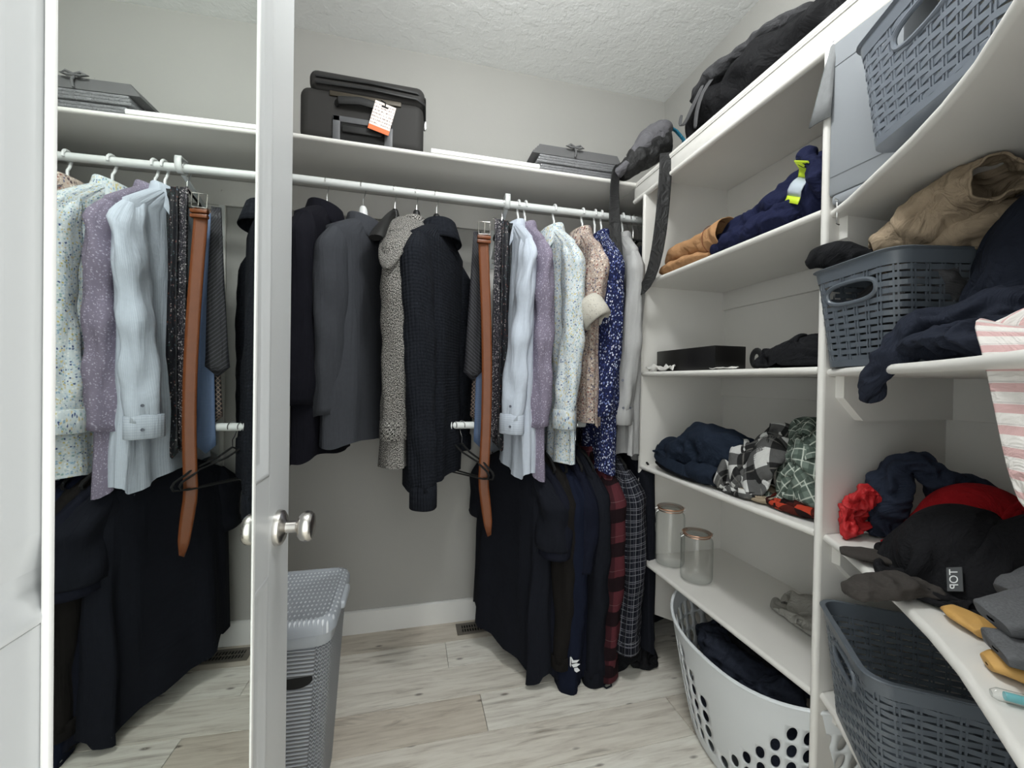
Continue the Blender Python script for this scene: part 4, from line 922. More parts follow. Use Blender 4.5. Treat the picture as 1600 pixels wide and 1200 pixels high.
# ------------------------------------------------------------------ rattan-look baskets
def rattan(name, label, ctr, z0, H, a, b, rot, mat, taper=.86, rows=13, handle='x', group=None, rib=.026, tilt=None):
    root = thing(name, label, 'basket', (ctr[0], ctr[1], z0), group); c, s = math.cos(rot), math.sin(rot); nc = 6
    rimh = .030; Hb = H-rimh
    def W(x, y, z):
        p = Vector((ctr[0]+x*c-y*s, ctr[1]+x*s+y*c, z0+z))
        return p
    def ringat(e, off=0.0, r=.034):
        k = taper+(1-taper)*e; return rrect(a*k+off, b*k+off, r+off*.5, nc)
    base = ringat(.5); N = 220
    per = [0.]
    pp = base+[base[0]]
    for k in range(1, len(pp)): per.append(per[-1]+math.hypot(pp[k][0]-pp[k-1][0], pp[k][1]-pp[k-1][1]))
    T = per[-1]
    def point(e, sarc, off=0.0):
        rr = ringat(e, off); rr = rr+[rr[0]]; q = sarc % T
        k = max(0, min(len(per)-2, int(np.searchsorted(per, q)-1))); t = (q-per[k])/max(1e-6, per[k+1]-per[k])
        return rr[k][0]+(rr[k+1][0]-rr[k][0])*t, rr[k][1]+(rr[k+1][1]-rr[k][1])*t
    # handle centres: middle of the two sides across the chosen axis
    cs_ = []
    for k in range(400):
        x, y = point(.5, T*k/400)
        cs_.append((T*k/400, x, y))
    ks = [max(cs_, key=lambda q: (q[1] if handle == 'x' else q[2])*sg-abs(q[2] if handle == 'x' else q[1])*.5)[0] for sg in (1, -1)]
    hw_ = .058; h0, h1 = H-.085, H-.045
    def inh(sarc, z): return any(min(abs(sarc-k), T-abs(sarc-k)) < hw_ and h0-.004 < z < h1+.004 for k in ks)
    m = MB(); pitch = (Hb-.012)/rows; nr = int(T/rib); ribs = [T*k/nr for k in range(nr)]
    for r in range(rows):
        zc = .012+pitch*(r+.5); hh = pitch*.35
        for k in range(N):
            sa, sb_ = T*k/N, T*(k+1)/N
            if inh((sa+sb_)/2, zc): continue
            def off(q): return .0014*math.sin(q/(T/nr)*math.pi+(math.pi if r % 2 else 0)+math.pi/2)
            v = []
            for q in (sa, sb_):
                o_ = off(q)
                for dz, oo in ((-hh, o_-.0012), (hh, o_-.0012), (hh, o_+.0012), (-hh, o_+.0012)):
                    x, y = point((zc+dz)/H, q, oo); v.append(W(x, y, zc+dz)[:])
            m.add(v, [(0, 1, 5, 4), (1, 2, 6, 5), (2, 3, 7, 6), (3, 0, 4, 7)])
    for k, q in enumerate(ribs):
        zt_ = H-rimh+.002
        segs = [(0.006, zt_)] if not inh(q, (h0+h1)/2) else [(.006, h0), (h1, zt_)]
        for za, zb in segs:
            for dq in (-.0042, .0024):
                v = []
                for zz in (za, zb):
                    for dd, oo in ((dq, -.0012), (dq+.0030, -.0012), (dq+.0030, .0017), (dq, .0017)):
                        x, y = point(zz/H, q+dd, oo); v.append(W(x, y, zz)[:])
                m.add(v, [(0, 1, 5, 4), (1, 2, 6, 5), (2, 3, 7, 6), (3, 0, 4, 7)])
    m.build('woven_wall', mat, root, smooth=False)
    rg = []
    for (z, off_) in ((H-rimh, -.001), (H-rimh, .003), (H-.006, .004), (H-.002, .009), (H, .007), (H, -.001), (H-rimh, -.001)):
        rg.append([W(x, y, z)[:] for x, y in ringat(z/H, off_)])
    MB().grid(np.array(rg).transpose(1, 0, 2), cu=True).build('rim', mat, root, angle=40)
    rg = [[W(x, y, z)[:] for x, y in ringat(z/H, o_)] for z, o_ in ((.016, .002), (.002, .002), (0, -.004))]+[[W(0, 0, 0.0)[:] for _ in ringat(0)]]
    MB().grid(np.array(rg).transpose(1, 0, 2), cu=True).build('base', mat, root, angle=40)
    for kx in ks:
        ring = []
        for k in range(28):
            an = 2*math.pi*k/28; ca, sa = math.cos(an), math.sin(an)
            q = kx+hw_*math.copysign(abs(ca)**.75, ca); z = (h0+h1)/2+.022*math.copysign(abs(sa)**.75, sa); x, y = point(z/H, q, .001); ring.append(W(x, y, z))
        ring.append(ring[0]); ring.append(ring[1])
        MB().tube(ring, .0048, 8, caps=False).build('handle_frame', mat, root)
    return root
M_slate = plain('slate_plastic', srgb(86, 93, 101), .38, var=.03)
M_slate2 = plain('blue_grey_plastic', srgb(112, 119, 129), .38, var=.03)
rattan('storage_basket', 'slate grey rattan-look basket heaped with khaki trousers', (1.062, .640), 1.231, .222, .170, .104, R_(-12.7), M_slate)
rattan('storage_basket', 'empty dark slate rattan-look basket on the lowest corner shelf', (.985, .548), .463, .228, .160, .140, R_(-36.9), M_slate, rows=15)
rattan('storage_basket', 'blue-grey rattan-look basket on the highest corner shelf', (.885, .448), 1.640, .215, .108, .165, R_(-24.8), M_slate2, handle='x')
# folded grey box beside it
gbx = thing('fabric_box', 'folded grey fabric storage box standing beside the blue-grey basket', 'storage box', (1.02, .69, 1.604))
M_gbox = fabric('grey_canvas', srgb(136, 140, 145), .05, .8, kind=None)
MB().box(.944, 1.04, .615, .7625, 1.630, 1.985, .006).build('panel', M_gbox, gbx)
MB().box(.9425, 1.03, .625, .755, 1.606, 1.630, .008).build('bottom_fold', M_gbox, gbx)
for zz in (1.672, 1.925): MB().box(.9432, .9438, .618, .758, zz, zz+.0016).build('seam', plain('seam_grey', srgb(92, 95, 99), .8), gbx)
P, uvf = ribbon([(.946, .757, 1.99), (.940, .765, 1.93), (.934, .772, 1.86), (.930, .778, 1.812)], [(-.1, 1, 0)]*4, [.014, .024, .038, .048], 5, curl=.003)
MB().grid(P, uv=uvf).build('side_flap', fabric('grey_denim', srgb(126, 128, 130), .2, kind=None), gbx, angle=180, solid=.004)
tag(MB().tube([(.945, .742, 1.612), (.944, .741, 1.580), (.940, .738, 1.560), (.946, .736, 1.557)], .0016, 6).tube([(.935, .738, 1.615), (.955, .738, 1.612)], .002, 6).build('metal_clip', M_chrome), 'small metal clip at the edge of the highest corner shelf', 'clip')
tag(MB().box(.845, .99, .36, .505, 1.6035, 1.6385, .012, 3).build('folded_fabric', M_gfab), 'grey folded fabric lying under the blue-grey basket', 'cloth')

# ------------------------------------------------------------------ left bay contents
F['tan'] = fabric('tan_canvas', srgb(168, 128, 92), .10, kind='pile')
tt = thing('work_trousers', 'tan canvas work trousers rolled up beside the navy coveralls', 'trousers', (1.02, 1.32, 1.611))
roll([(1.02, 1.455, 1.672), (1.01, 1.40, 1.690), (1.0, 1.30, 1.685), (1.0, 1.20, 1.682), (1.0, 1.135, 1.682)], [.030, .046, .040, .044, .050], [.030, .040, .036, .044, .052], F['tan'], 'upper_leg', parent=tt, amp=.006, seed=4, open_end=True, solid=.003)
roll([(.985, 1.470, 1.634), (.985, 1.42, 1.637), (.985, 1.34, 1.638), (.985, 1.25, 1.634), (.99, 1.20, 1.630)], [.018, .036, .038, .034, .02], [.012, .022, .024, .02, .012], F['tan'], 'lower_leg', parent=tt, amp=.005, seed=8)
for e in (1.205, 1.168): MB().tube([(1.0+.047*math.cos(a), e, 1.682+.048*math.sin(a)) for a in [R_(k*15) for k in range(5, 21)]], .0012, 6).build('stitching', plain('rust_thread', srgb(120, 66, 40), .8), tt)
cv = thing('coveralls', 'navy work coveralls with yellow and silver reflective bands', 'coveralls', (1.08, .98, 1.611))
F['coverall'] = fabric('navy_coverall_twill', srgb(28, 32, 58), .2, kind='pile')
roll([(1.075, 1.235, 1.662), (1.065, 1.20, 1.672), (1.065, 1.11, 1.684), (1.075, 1.02, 1.695), (1.085, .93, 1.712), (1.09, .86, 1.715), (1.09, .80, 1.705)], [.030, .058, .072, .080, .088, .088, .05], [.026, .050, .060, .076, .096, .100, .06], F['coverall'], 'torso', parent=cv, amp=.020, fq=11, seed=16, n=64)
roll([(1.00, 1.20, 1.640), (.998, 1.13, 1.648), (1.0, 1.04, 1.655), (1.005, .95, 1.662), (1.01, .88, 1.66)], [.020, .036, .040, .042, .02], [.016, .028, .036, .04, .02], F['coverall'], 'sleeve', parent=cv, amp=.012, fq=14, seed=22)
roll([(1.03, .905, 1.80), (1.01, .87, 1.79), (1.0, .835, 1.74), (1.005, .815, 1.67)], [.012, .026, .03, .02], [.012, .022, .026, .02], F['coverall'], 'collar_fold', parent=cv, amp=.008, fq=14, seed=27)
cvk = [o for o in bpy.data.objects if o.parent is cv]
def band(pts, w, name):
    path = []
    for (x, y, z) in pts:
        h = surf(cvk, (x, y, z), (1.0, .35, 0))
        path.append((h[0]+h[1]*.004)[:] if h else (1.0, y, z))
    P, uvf = ribbon(path, (.15, .8, .45), [w]*len(path), 7, curl=.0); n_ = len(path)
    for k, (a, b, cmat) in enumerate(((0, n_//3, 'hivis_yellow'), (n_//3, n_-n_//3, 'silver_reflective'), (n_-n_//3, n_-1, 'hivis_yellow'))):
        MB().grid(P[:, a:b+1], uv=uvf).build(name, plain(cmat, srgb(190, 214, 44) if 'y' == cmat[-1:] or 'yellow' in cmat else srgb(176, 186, 196), .45), cv, angle=180, solid=.002)
band([(.60, .728+.004*k, 1.772-.0105*k) for k in range(10)], .055, 'reflective_band')
tag(MB().box(.982, 1.105, 1.165, 1.498, 1.236, 1.318, .0025).build('black_box', plain('black_card', srgb(13, 12, 12), .35)), 'glossy black rectangular gift box on the eye-level shelf', 'box')
M_paper = plain('white_paper', srgb(214, 212, 208), .6)
def scrap(name, label, cx, cy, z, w, l, seed, amp):
    P = np.zeros((9, 13, 3))
    for i in range(9):
        for j in range(13):
            P[i, j] = (cx+(i/8-.5)*w, cy+(j/12-.5)*l, z+.002+amp*max(0, .35+nz(i*.35+seed, j*.35, seed)))
    tag(MB().grid(P).build(name, M_paper, angle=20, solid=.0008), label, 'paper')
scrap('paper_scrap', 'crumpled white paper scrap in front of the black gift box', .966, 1.45, 1.236, .028, .16, 3, .030)
scrap('paper_slip', 'flat white paper slip at the front edge beside the black clothes', .972, 1.115, 1.236, .025, .10, 7, .007)
tag(MB().tube([(1.06, 1.075+.018*math.cos(R_(a)), 1.272+.024*math.sin(R_(a))) for a in range(-80, 281, 20)], .010, 8, ry=.003, up=(1, 0, 0)).build('wristwatch', M_bplastic), 'black wristwatch standing between the gift box and black clothes', 'watch')
pile('black_trousers', 'black clothes heaped on the eye-level shelf beside the basket', 'clothes', (1.10, .92, 1.3), (.56, .48), [((1.06, .90, 1.25), (.085, .10, .075)), ((1.12, .99, 1.24), (.09, .07, .07)), ((1.2, .90, 1.25), (.10, .1, .09))], on_left(1.236), F['blacksoft'], rot=.3, comp=.55, seed=11, ymin=.79, region=(1.115, .92, .135, .135, 0), n=48)
# navy shorts with open waistband
F['navyshort'] = fabric('navy_twill', srgb(29, 37, 50), .18, kind='pile')
ns = thing('shorts', 'dark navy twill shorts with open waistband on the second shelf', 'shorts', (1.03, 1.33, .846))
roll([(1.000, 1.478, .902), (1.010, 1.425, .915), (1.03, 1.33, .945), (1.05, 1.23, .965), (1.06, 1.14, .930), (1.06, 1.10, .90)], [.060, .074, .080, .078, .068, .03], [.026, .044, .078, .090, .074, .03], F['navyshort'], 'seat', parent=ns, amp=.020, fq=11, seed=14, upv=(.35, 0, 1), open_end=True, solid=.004, n=48)
P, uvf = ribbon([(1.0, 1.505, .925), (.962, 1.47, .910), (.945, 1.40, .895), (.945, 1.31, .884), (.955, 1.22, .876)], [(.25, 0, 1), (.25, 0, 1), (.3, 0, 1), (.3, 0, 1), (.3, 0, 1)], [.035, .040, .042, .042, .040], 5, curl=.003, wav=.004)
MB().grid(P, uv=uvf).build('waistband', F['navyshort'], ns, angle=180, solid=.004, sub=1)
roll([(.975, 1.47, .872), (.965, 1.38, .866), (.965, 1.28, .862), (.975, 1.19, .860)], [.012, .022, .022, .012], [.008, .014, .013, .010], F['blacksoft'], 'waist_shade', parent=ns, amp=.003, seed=3)  # black roll stands in for the shade inside the open waist
roll([(.985, 1.30, .880), (.975, 1.22, .886), (.985, 1.14, .880)], [.02, .034, .03], [.022, .032, .030], F['navyshort'], 'leg_opening', parent=ns, amp=.006, seed=2, open_end=True, solid=.004)
F['buffalo'] = plaid_fabric('black_white_buffalo_check', srgb(196, 196, 194), [(0, .082, .5, 0, srgb(16, 16, 18), .84), (1, .082, .5, 0, srgb(16, 16, 18), .84), (0, .082, .05, .72, srgb(120, 118, 114), .6)], kind='pile')
F['greenplaid'] = plaid_fabric('sage_green_plaid', srgb(108, 120, 112), [(0, .030, .35, 0, srgb(70, 82, 75), .7), (1, .030, .35, 0, srgb(70, 82, 75), .7), (0, .030, .10, .6, srgb(200, 206, 196), .8), (1, .030, .10, .6, srgb(196, 202, 192), .7)], kind='pile')
F['orangeplaid'] = plaid_fabric('orange_black_flannel', srgb(176, 64, 44), [(0, .09, .5, 0, srgb(20, 17, 18), .9), (1, .09, .5, 0, srgb(24, 20, 20), .85)], kind='pile')
F['beige'] = fabric('beige_cotton', srgb(150, 136, 116), .1, kind='pile')
GP = 'clothes heaped on the second shelf'
pile('flannel_shirt', 'orange and black flannel shirt at the bottom of the plaid heap', 'shirt', (1.07, .90, .9), (.34, .34), [((1.07, .89, .852), (.09, .08, .035))], on_left(.846), F['orangeplaid'], rot=.5, comp=.6, n=34, seed=17, group=GP, ymin=.79, region=(1.075, .885, .10, .095, 0))
pile('beige_shorts', 'beige cotton shorts under the black and white check shirt', 'shorts', (1.04, 1.05, .9), (.30, .30), [((1.05, 1.05, .85), (.06, .08, .03))], on_left(.846), F['beige'], rot=.2, comp=.6, n=30, seed=19, group=GP, region=(1.05, 1.04, .085, .10, 0))
pile('green_shirt', 'sage green plaid shirt heaped against the divider', 'shirt', (1.14, .93, 1.1), (.72, .60), [((1.09, .885, .92), (.075, .075, .15)), ((1.15, .87, .95), (.08, .07, .19)), ((1.19, .98, .92), (.09, .09, .17))], on_left(.846), F['greenplaid'], rot=.9, comp=.42, n=64, seed=23, group=GP, ymin=.79, region=(1.125, .905, .125, .115, 0))
pile('check_shirt', 'black and white buffalo check shirt crumpled in the middle', 'shirt', (1.07, 1.05, 1.05), (.74, .62), [((1.06, 1.12, .88), (.055, .06, .125)), ((1.07, 1.02, .89), (.07, .055, .15)), ((1.16, 1.07, .9), (.08, .08, .17))], on_left(.846), F['buffalo'], rot=.4, comp=.40, n=66, seed=29, group=GP, ymin=.82, region=(1.085, 1.075, .125, .120, 0))
# glass clip jars
def glass_mat():
    t = NT('clear_glass'); nn = t.noise(t.coord(), 30, 2)
    gl = t.n('ShaderNodeBsdfGlossy'); gl.inputs['Roughness'].default_value = .03; tr = t.n('ShaderNodeBsdfTransparent'); lw0 = t.n('ShaderNodeLayerWeight'); lw0.inputs['Blend'].default_value = .5; t.set(tr.inputs['Color'], t.ramp(lw0.outputs['Facing'], [(.45, (.985, .99, .988)), (.97, (.62, .66, .65))]))
    t.set(gl.inputs['Normal'], t.bump(nn, .15, .002))
    lw = t.n('ShaderNodeLayerWeight'); lw.inputs['Blend'].default_value = .5; fac = t.math('ADD', t.math('MULTIPLY', t.math('POWER', lw.outputs['Facing'], 3.0), .60), .045); mx = t.n('ShaderNodeMixShader'); t.set(mx.inputs[0], fac); t.set(mx.inputs[1], tr.outputs[0]); t.set(mx.inputs[2], gl.outputs[0])
    t.set(t.out.inputs['Surface'], mx.outputs[0]); return t.mat
M_glass = glass_mat(); M_copper = plain('copper_wire', (.72, .45, .33), .25, 1, .05); M_seal = plain('amber_seal', srgb(176, 128, 98), .5)
for (jx, jy, h, r, lb) in ((1.030, 1.455, .235, .056, 'tall clear glass clip-top jar on the third shelf'), (1.045, 1.315, .180, .056, 'shorter clear glass clip-top jar standing in front of the tall one')):
    j = thing('glass_jar', lb, 'jar', (jx, jy, .461)); z = .461
    o = [(0, .002), (r*.80, .002), (r*.95, .006), (r, .016), (r, h*.80), (r*.96, h*.86), (r*.80, h*.915), (r*.78, h*.93), (r*.86, h*.935), (r*.86, h*.95), (r*.72, h*.951), (0, h*.951)]
    i_ = [(r*.72, h*.95), (r*.72, h*.915), (r*.90, h*.855), (r*.945, h*.80), (r*.945, .020), (r*.88, .011), (0, .009)]
    MB().lathe([(a, z+b) for a, b in o], (jx, jy, 0), 36).build('body', M_glass, j, angle=50)
    MB().lathe([(r*.70, z+h*.952), (r*.88, z+h*.952), (r*.89, z+h*.965), (r*.70, z+h*.965), (r*.70, z+h*.952)], (jx, jy, 0), 36, caps=False).build('seal', M_seal, j)
    MB().lathe([(0, z+h*.967), (r*.87, z+h*.967), (r*.88, z+h*.985), (r*.80, z+h), (r*.2, z+h*1.004), (0, z+h*1.004)], (jx, jy, 0), 36).build('lid', M_glass, j, angle=50)
    for zz, rr in ((h*.975, .90), (h*.925, .84)): MB().tube([(jx+r*rr*math.cos(R_(a)), jy+r*rr*math.sin(R_(a)), z+zz) for a in range(0, 361, 12)], .0019, 6, caps=False).build('wire_band', M_copper, j)
    for a in (165, -10):
        ca, sa = math.cos(R_(a)), math.sin(R_(a))
        MB().tube([(jx+r*.86*ca, jy+r*.86*sa, z+h*.975), (jx+r*1.10*ca, jy+r*1.10*sa, z+h*.95), (jx+r*1.06*ca, jy+r*1.06*sa, z+h*.88), (jx+r*.86*ca, jy+r*.86*sa, z+h*.92)], .0017, 6).build('clip_wire', M_chrome, j)
    if h > .2: MB().tube([(jx-r*1.02, jy+.01, z+h*.72), (jx-r*1.08, jy+.012, z+h*.70), (jx-r*1.05, jy+.012, z+h*.60), (jx-r*1.06, jy+.012, z+h*.55)], .0016, 6).build('clip_lever', M_chrome, j)
F['palegrey'] = fabric('pale_grey_jersey', srgb(158, 156, 150), .07, kind='pile')
pile('grey_cloth', 'pale grey cloth folded on the third shelf behind the divider', 'cloth', (1.24, 1.0, .5), (.44, .44), [((1.26, 1.03, .465), (.06, .07, .05)), ((1.20, .93, .462), (.06, .07, .03))], on_left(.461), F['palegrey'], rot=.3, comp=.45, n=46, seed=33, ymin=.79, region=(1.235, .975, .10, .14, 0))
# white laundry basket with oval holes
bx, by = 1.105, 1.045
M_bask = plain('white_basket_plastic', srgb(214, 218, 221), .38, var=.01)
lb_ = thing('laundry_basket', 'large white plastic laundry basket with oval holes on the floor', 'laundry basket', (bx, by, 0))
def lbp(u, e):                     # u angle, e 0..1 height -> point
    an = u; rim = .372+.050*abs(math.sin(an))**2.2
    a = .165+.080*e**.8; b = .250+.072*e**.8; ca, sa = math.cos(an), math.sin(an)
    return (bx+a*math.copysign(abs(ca)**.85, ca), by+b*math.copysign(abs(sa)**.85, sa), .004+rim*e)
m = MB(); NU, NV = 44, 8; HS = 24
def cellpts(u0, u1, e0, e1):
    bd = []
    for k in range(HS):
        t = k/HS*4; sd = int(t); f = t-sd
        bd.append(((f, 0), (1, f), (1-f, 1), (0, 1-f))[sd])
    return [(u0+(u1-u0)*x, e0+(e1-e0)*y) for x, y in bd]
for iu in range(NU):
    for je in range(NV):
        u0, u1 = 2*math.pi*iu/NU, 2*math.pi*(iu+1)/NU; e0, e1 = je/NV, (je+1)/NV
        um = math.degrees((u0+u1)/2); dist = min(abs(um-90), abs(um-270), abs(um-450)); dist = min(dist, 180-dist) if dist > 90 else dist
        hole = 1 <= je <= 6 and dist < (62+(7-je)*9 if um < 180 else 40+(7-je)*9)
        if hole:
            bd = cellpts(u0, u1, e0, e1); v = [lbp(u, e) for u, e in bd]
            cu_, ce = (u0+u1)/2, (e0+e1)/2; hv = []
            for k in range(HS):
                an = 2*math.pi*(k/HS)-math.pi*.75; hv.append(lbp(cu_+(u1-u0)*(.30*math.cos(an)+.10*math.sin(an)), ce+(e1-e0)*.42*math.sin(an)))
            m.add(v+hv, [(k, (k+1) % HS, HS+(k+1) % HS, HS+k) for k in range(HS)])
        else:
            g6 = np.array([[lbp(u0+(u1-u0)*x/6, e0+(e1-e0)*y/6) for y in range(7)] for x in range(7)]); m.grid(g6)
m.build('wall', M_bask, lb_, angle=60, solid=.004, merge=True)
MB().tube([lbp(2*math.pi*k/72, 1.0) for k in range(73)], .0055, 8, caps=False).build('rim', M_bask, lb_)
MB().add([lbp(2*math.pi*k/44, 0) for k in range(44)], [tuple(range(44))]).build('base', M_bask, lb_, smooth=False, solid=.004)
F['darkjean'] = fabric('dark_denim', srgb(26, 29, 38), .3, col2=srgb(52, 57, 70), kind='pile')
roll([(bx, by+.21, .15), (bx, by+.17, .15), (bx, by+.05, .15), (bx, by-.05, .15), (bx, by-.17, .15), (bx, by-.21, .15)], [.07, .15, .172, .172, .15, .07], [.10, .125, .13, .13, .125, .10], F['darkjean'], 'dark_clothes', 'dark clothes packed in the bottom of the laundry basket', 'clothes', amp=.006, seed=3, group='dark clothes in the laundry basket')
GB = 'dark clothes in the laundry basket'
roll([(bx-.02, by+.22, .285), (bx-.08, by+.16, .320), (bx-.11, by+.06, .315), (bx-.08, by-.06, .305), (bx-.02, by-.14, .300)], [.03, .055, .062, .060, .04], [.03, .045, .048, .046, .03], F['darkjean'], 'dark_jeans', 'dark denim jeans on the aisle side of the laundry basket', 'jeans', amp=.017, fq=15, seed=31, group=GB)
roll([(bx+.12, by+.20, .30), (bx+.05, by+.17, .335), (bx+.00, by+.07, .345), (bx+.00, by-.05, .340), (bx+.05, by-.16, .315)], [.03, .06, .07, .065, .04], [.03, .045, .050, .046, .03], F['blacksoft'], 'black_shirt', 'black shirt piled in the middle of the laundry basket', 'shirt', amp=.018, fq=15, seed=33, group=GB)
roll([(bx-.13, by-.02, .30), (bx-.09, by-.12, .325), (bx-.02, by-.19, .325), (bx+.05, by-.23, .305)], [.03, .055, .055, .03], [.025, .042, .042, .03], F['darkjean'], 'dark_jeans', 'dark denim jeans at the near end of the laundry basket', 'jeans', amp=.016, fq=15, seed=37, group=GB)
roll([(bx-.02, by-.24, .335), (bx-.06, by-.21, .352), (bx-.09, by-.16, .350)], [.012, .022, .012], [.01, .014, .01], fabric('taupe_cotton', srgb(112, 104, 96), .15), 'taupe_sock', 'taupe sock lying on the dark laundry', 'sock', amp=.006, seed=5)
pile('black_bundle', 'black garment dropped on the floor under the side panel', 'clothes', (.93, 1.565, .2), (.46, .42), [((.90, 1.57, .03), (.06, .05, .07)), ((.985, 1.575, .03), (.05, .05, .08))], flat(0), F['blacksoft'], rot=.4, comp=.5, n=40, seed=43, region=(.94, 1.57, .115, .075, 0))
roll([(1.0, 1.80, .10), (1.10, 1.80, .13), (1.25, 1.80, .12)], [.08, .12, .08], [.08, .11, .09], F['black'], 'dark_filler', 'added black lump darkening the floor behind the side panel', 'bag', amp=.01, seed=6)  # added lump, makes the gap under the side panel read as dark

# ------------------------------------------------------------------ corner shelf contents
GE = 'clothes around the slate basket'
F['khaki'] = fabric('khaki_canvas', srgb(148, 132, 112), .10, kind='pile')
kh = thing('trousers', 'khaki canvas trousers heaped in the slate basket', 'trousers', (1.02, .60, 1.42))
roll([(.945, .668, 1.478), (.975, .625, 1.492), (.985, .575, 1.520), (.985, .530, 1.545), (.975, .490, 1.550), (.965, .468, 1.545)], [.040, .075, .085, .072, .055, .050], [.020, .040, .048, .044, .036, .036], F['khaki'], 'leg', parent=kh, amp=.014, fq=12, seed=4, open_end=True, solid=.004, n=48)
roll([(1.06, .70, 1.45), (1.05, .62, 1.47), (1.06, .54, 1.49), (1.07, .50, 1.48)], [.05, .10, .09, .04], [.03, .05, .05, .03], F['khaki'], 'seat', parent=kh, amp=.014, fq=10, seed=9)
roll([(.915, .790, 1.478), (.935, .762, 1.490), (.965, .715, 1.476), (.975, .670, 1.468)], [.006, .030, .044, .03], [.012, .032, .030, .018], F['blacksoft'], 'black_sweater', 'black garment poking over the basket rim by the divider', 'clothes', amp=.008, seed=15)
roll([(1.10, .66, 1.27), (1.05, .64, 1.36), (1.0, .63, 1.40), (.97, .64, 1.41)], [.07, .10, .09, .05], [.05, .07, .06, .04], fabric('grey_lining', srgb(74, 74, 76), .2, kind='pile'), 'grey_garment', 'dark grey garment inside the slate basket', 'clothes', amp=.012, seed=21)
F['navypile'] = fabric('navy_twill_dark', srgb(26, 30, 40), .22, kind='pile')
F['navyheather'] = fabric('navy_heather', srgb(36, 40, 51), .3, sc=240, kind='pile')
pile('navy_trousers', 'dark navy trousers heaped high beside the slate basket', 'trousers', (1.0, .42, 1.5), (.60, .56), [((1.02, .43, 1.37), (.12, .085, .16)), ((1.05, .34, 1.33), (.12, .10, .18))], on_corner(1.231), F['navypile'], rot=.7, comp=.45, n=60, seed=47, group=GE, ymin=.20, region=(1.04, .395, .15, .135, 0))
nt = thing('t_shirt', 'navy heather t-shirt slung over the front edge of the eye-level corner shelf', 't-shirt', (.87, .50, 1.16))
roll([(.836, .588, 1.158), (.834, .580, 1.195), (.840, .570, 1.228), (.858, .548, 1.262), (.875, .515, 1.288), (.890, .475, 1.300), (.905, .425, 1.300), (.915, .37, 1.295), (.92, .32, 1.285)], [.020, .024, .024, .030, .040, .046, .05, .06, .06], [.014, .018, .018, .026, .036, .042, .040, .036, .03], F['navyheather'], 'sleeve', parent=nt, amp=.014, fq=14, seed=5, n=44)
roll([(.872, .545, 1.246), (.845, .495, 1.262), (.825, .44, 1.268), (.81, .39, 1.262), (.80, .34, 1.255)], [.02, .045, .052, .05, .04], [.012, .026, .034, .028, .02], F['navyheather'], 'body', parent=nt, amp=.015, fq=14, seed=8)
F['pink'] = plaid_fabric('pink_white_stripe', srgb(226, 222, 218), [(1, .024, .42, 0, srgb(206, 160, 160), .8), (1, .024, .06, .1, srgb(170, 160, 160), .4)], kind='pile')
pk = thing('striped_shirt', 'pink and white striped shirt hanging over the corner shelf edge', 'shirt', (.70, .34, 1.05))
pth = [(.775, .395, 1.262), (.735, .378, 1.274), (.700, .355, 1.262), (.678, .338, 1.236), (.670, .330, 1.195), (.668, .326, 1.150), (.668, .322, 1.100), (.668, .318, 1.060)]
P, uvf = ribbon(pth, [(-.55, -.83, 0)]*8, [.19, .20, .20, .19, .185, .17, .15, .12], 13, curl=.008, wav=.020, seed=3)
P += np.array([-.55, -.83, 0])*.088
for i in range(13): P[i, 5:, 2] += .0
MB().grid(P, uv=uvf).build('front', F['pink'], pk, angle=180, solid=.003, sub=1)
roll([(.775, .385, 1.250), (.755, .350, 1.264), (.735, .31, 1.262)], [.022, .032, .03], [.012, .020, .016], F['pink'], 'bunched_sleeve', parent=pk, amp=.010, seed=4)
GF = 'clothes on the low corner shelf'
F['red'] = fabric('red_nylon', srgb(176, 30, 34), .15, .6, kind='pile')
F['redshirt'] = fabric('red_cotton', srgb(150, 24, 30), .2, kind='pile')
F['navyfleece'] = fabric('navy_fleece', srgb(38, 44, 58), .25, sc=200, kind='pile')
F['blacktee'] = fabric('washed_black_cotton', srgb(22, 22, 24), .2, col2=srgb(34, 34, 37), sc=200, kind='pile')
roll([(1.01, .728, .848), (1.005, .735, .875), (1.02, .735, .905), (1.02, .715, .935), (1.03, .70, .95)], [.050, .042, .034, .044, .02], [.018, .020, .022, .022, .012], F['red'], 'red_bag', 'bright red crumpled nylon bag beside the divider', 'bag', amp=.016, fq=22, seed=3, upv=(0, 1, 0), group=GF)
roll([(1.075, .705, .845), (1.065, .705, .90), (1.065, .700, .96), (1.085, .685, 1.015), (1.12, .660, 1.005), (1.16, .63, .95), (1.19, .61, .90)], [.045, .036, .036, .034, .042, .045, .03], [.045, .036, .034, .028, .036, .05, .03], F['navyfleece'], 'navy_sweater', 'dark navy sweater bunched behind the red nylon bag', 'sweater', amp=.016, fq=13, seed=7, group=GF, n=56)
pile('red_shirt', 'deep red shirt lying behind the black t-shirt', 'shirt', (1.12, .55, 1.0), (.46, .44), [((1.12, .58, .88), (.11, .09, .115)), ((1.15, .45, .88), (.1, .12, .10))], on_corner(.839), F['redshirt'], rot=.5, comp=.5, n=48, seed=51, group=GF, ymin=.2, ymax=.74, region=(1.15, .55, .15, .17, 0))
bt_ = pile('black_t_shirt', 'washed black t-shirt spread over the low corner shelf', 't-shirt', (.99, .50, 1.0), (.56, .56), [((.98, .53, .86), (.105, .085, .115)), ((1.02, .42, .87), (.12, .10, .12)), ((.92, .45, .85), (.07, .06, .06))], on_corner(.839), F['blacktee'], rot=.6, comp=.50, n=60, seed=57, group=GF, ymin=.2, ymax=.70, region=(1.0, .48, .17, .17, .6))
F['felt'] = fabric('dark_brown_felt', srgb(40, 36, 34), .3, sc=300, col2=srgb(62, 57, 53), kind=None)
F['greyfelt'] = fabric('grey_wool_felt', srgb(66, 67, 70), .3, sc=420, col2=srgb(110, 111, 114), kind=None)
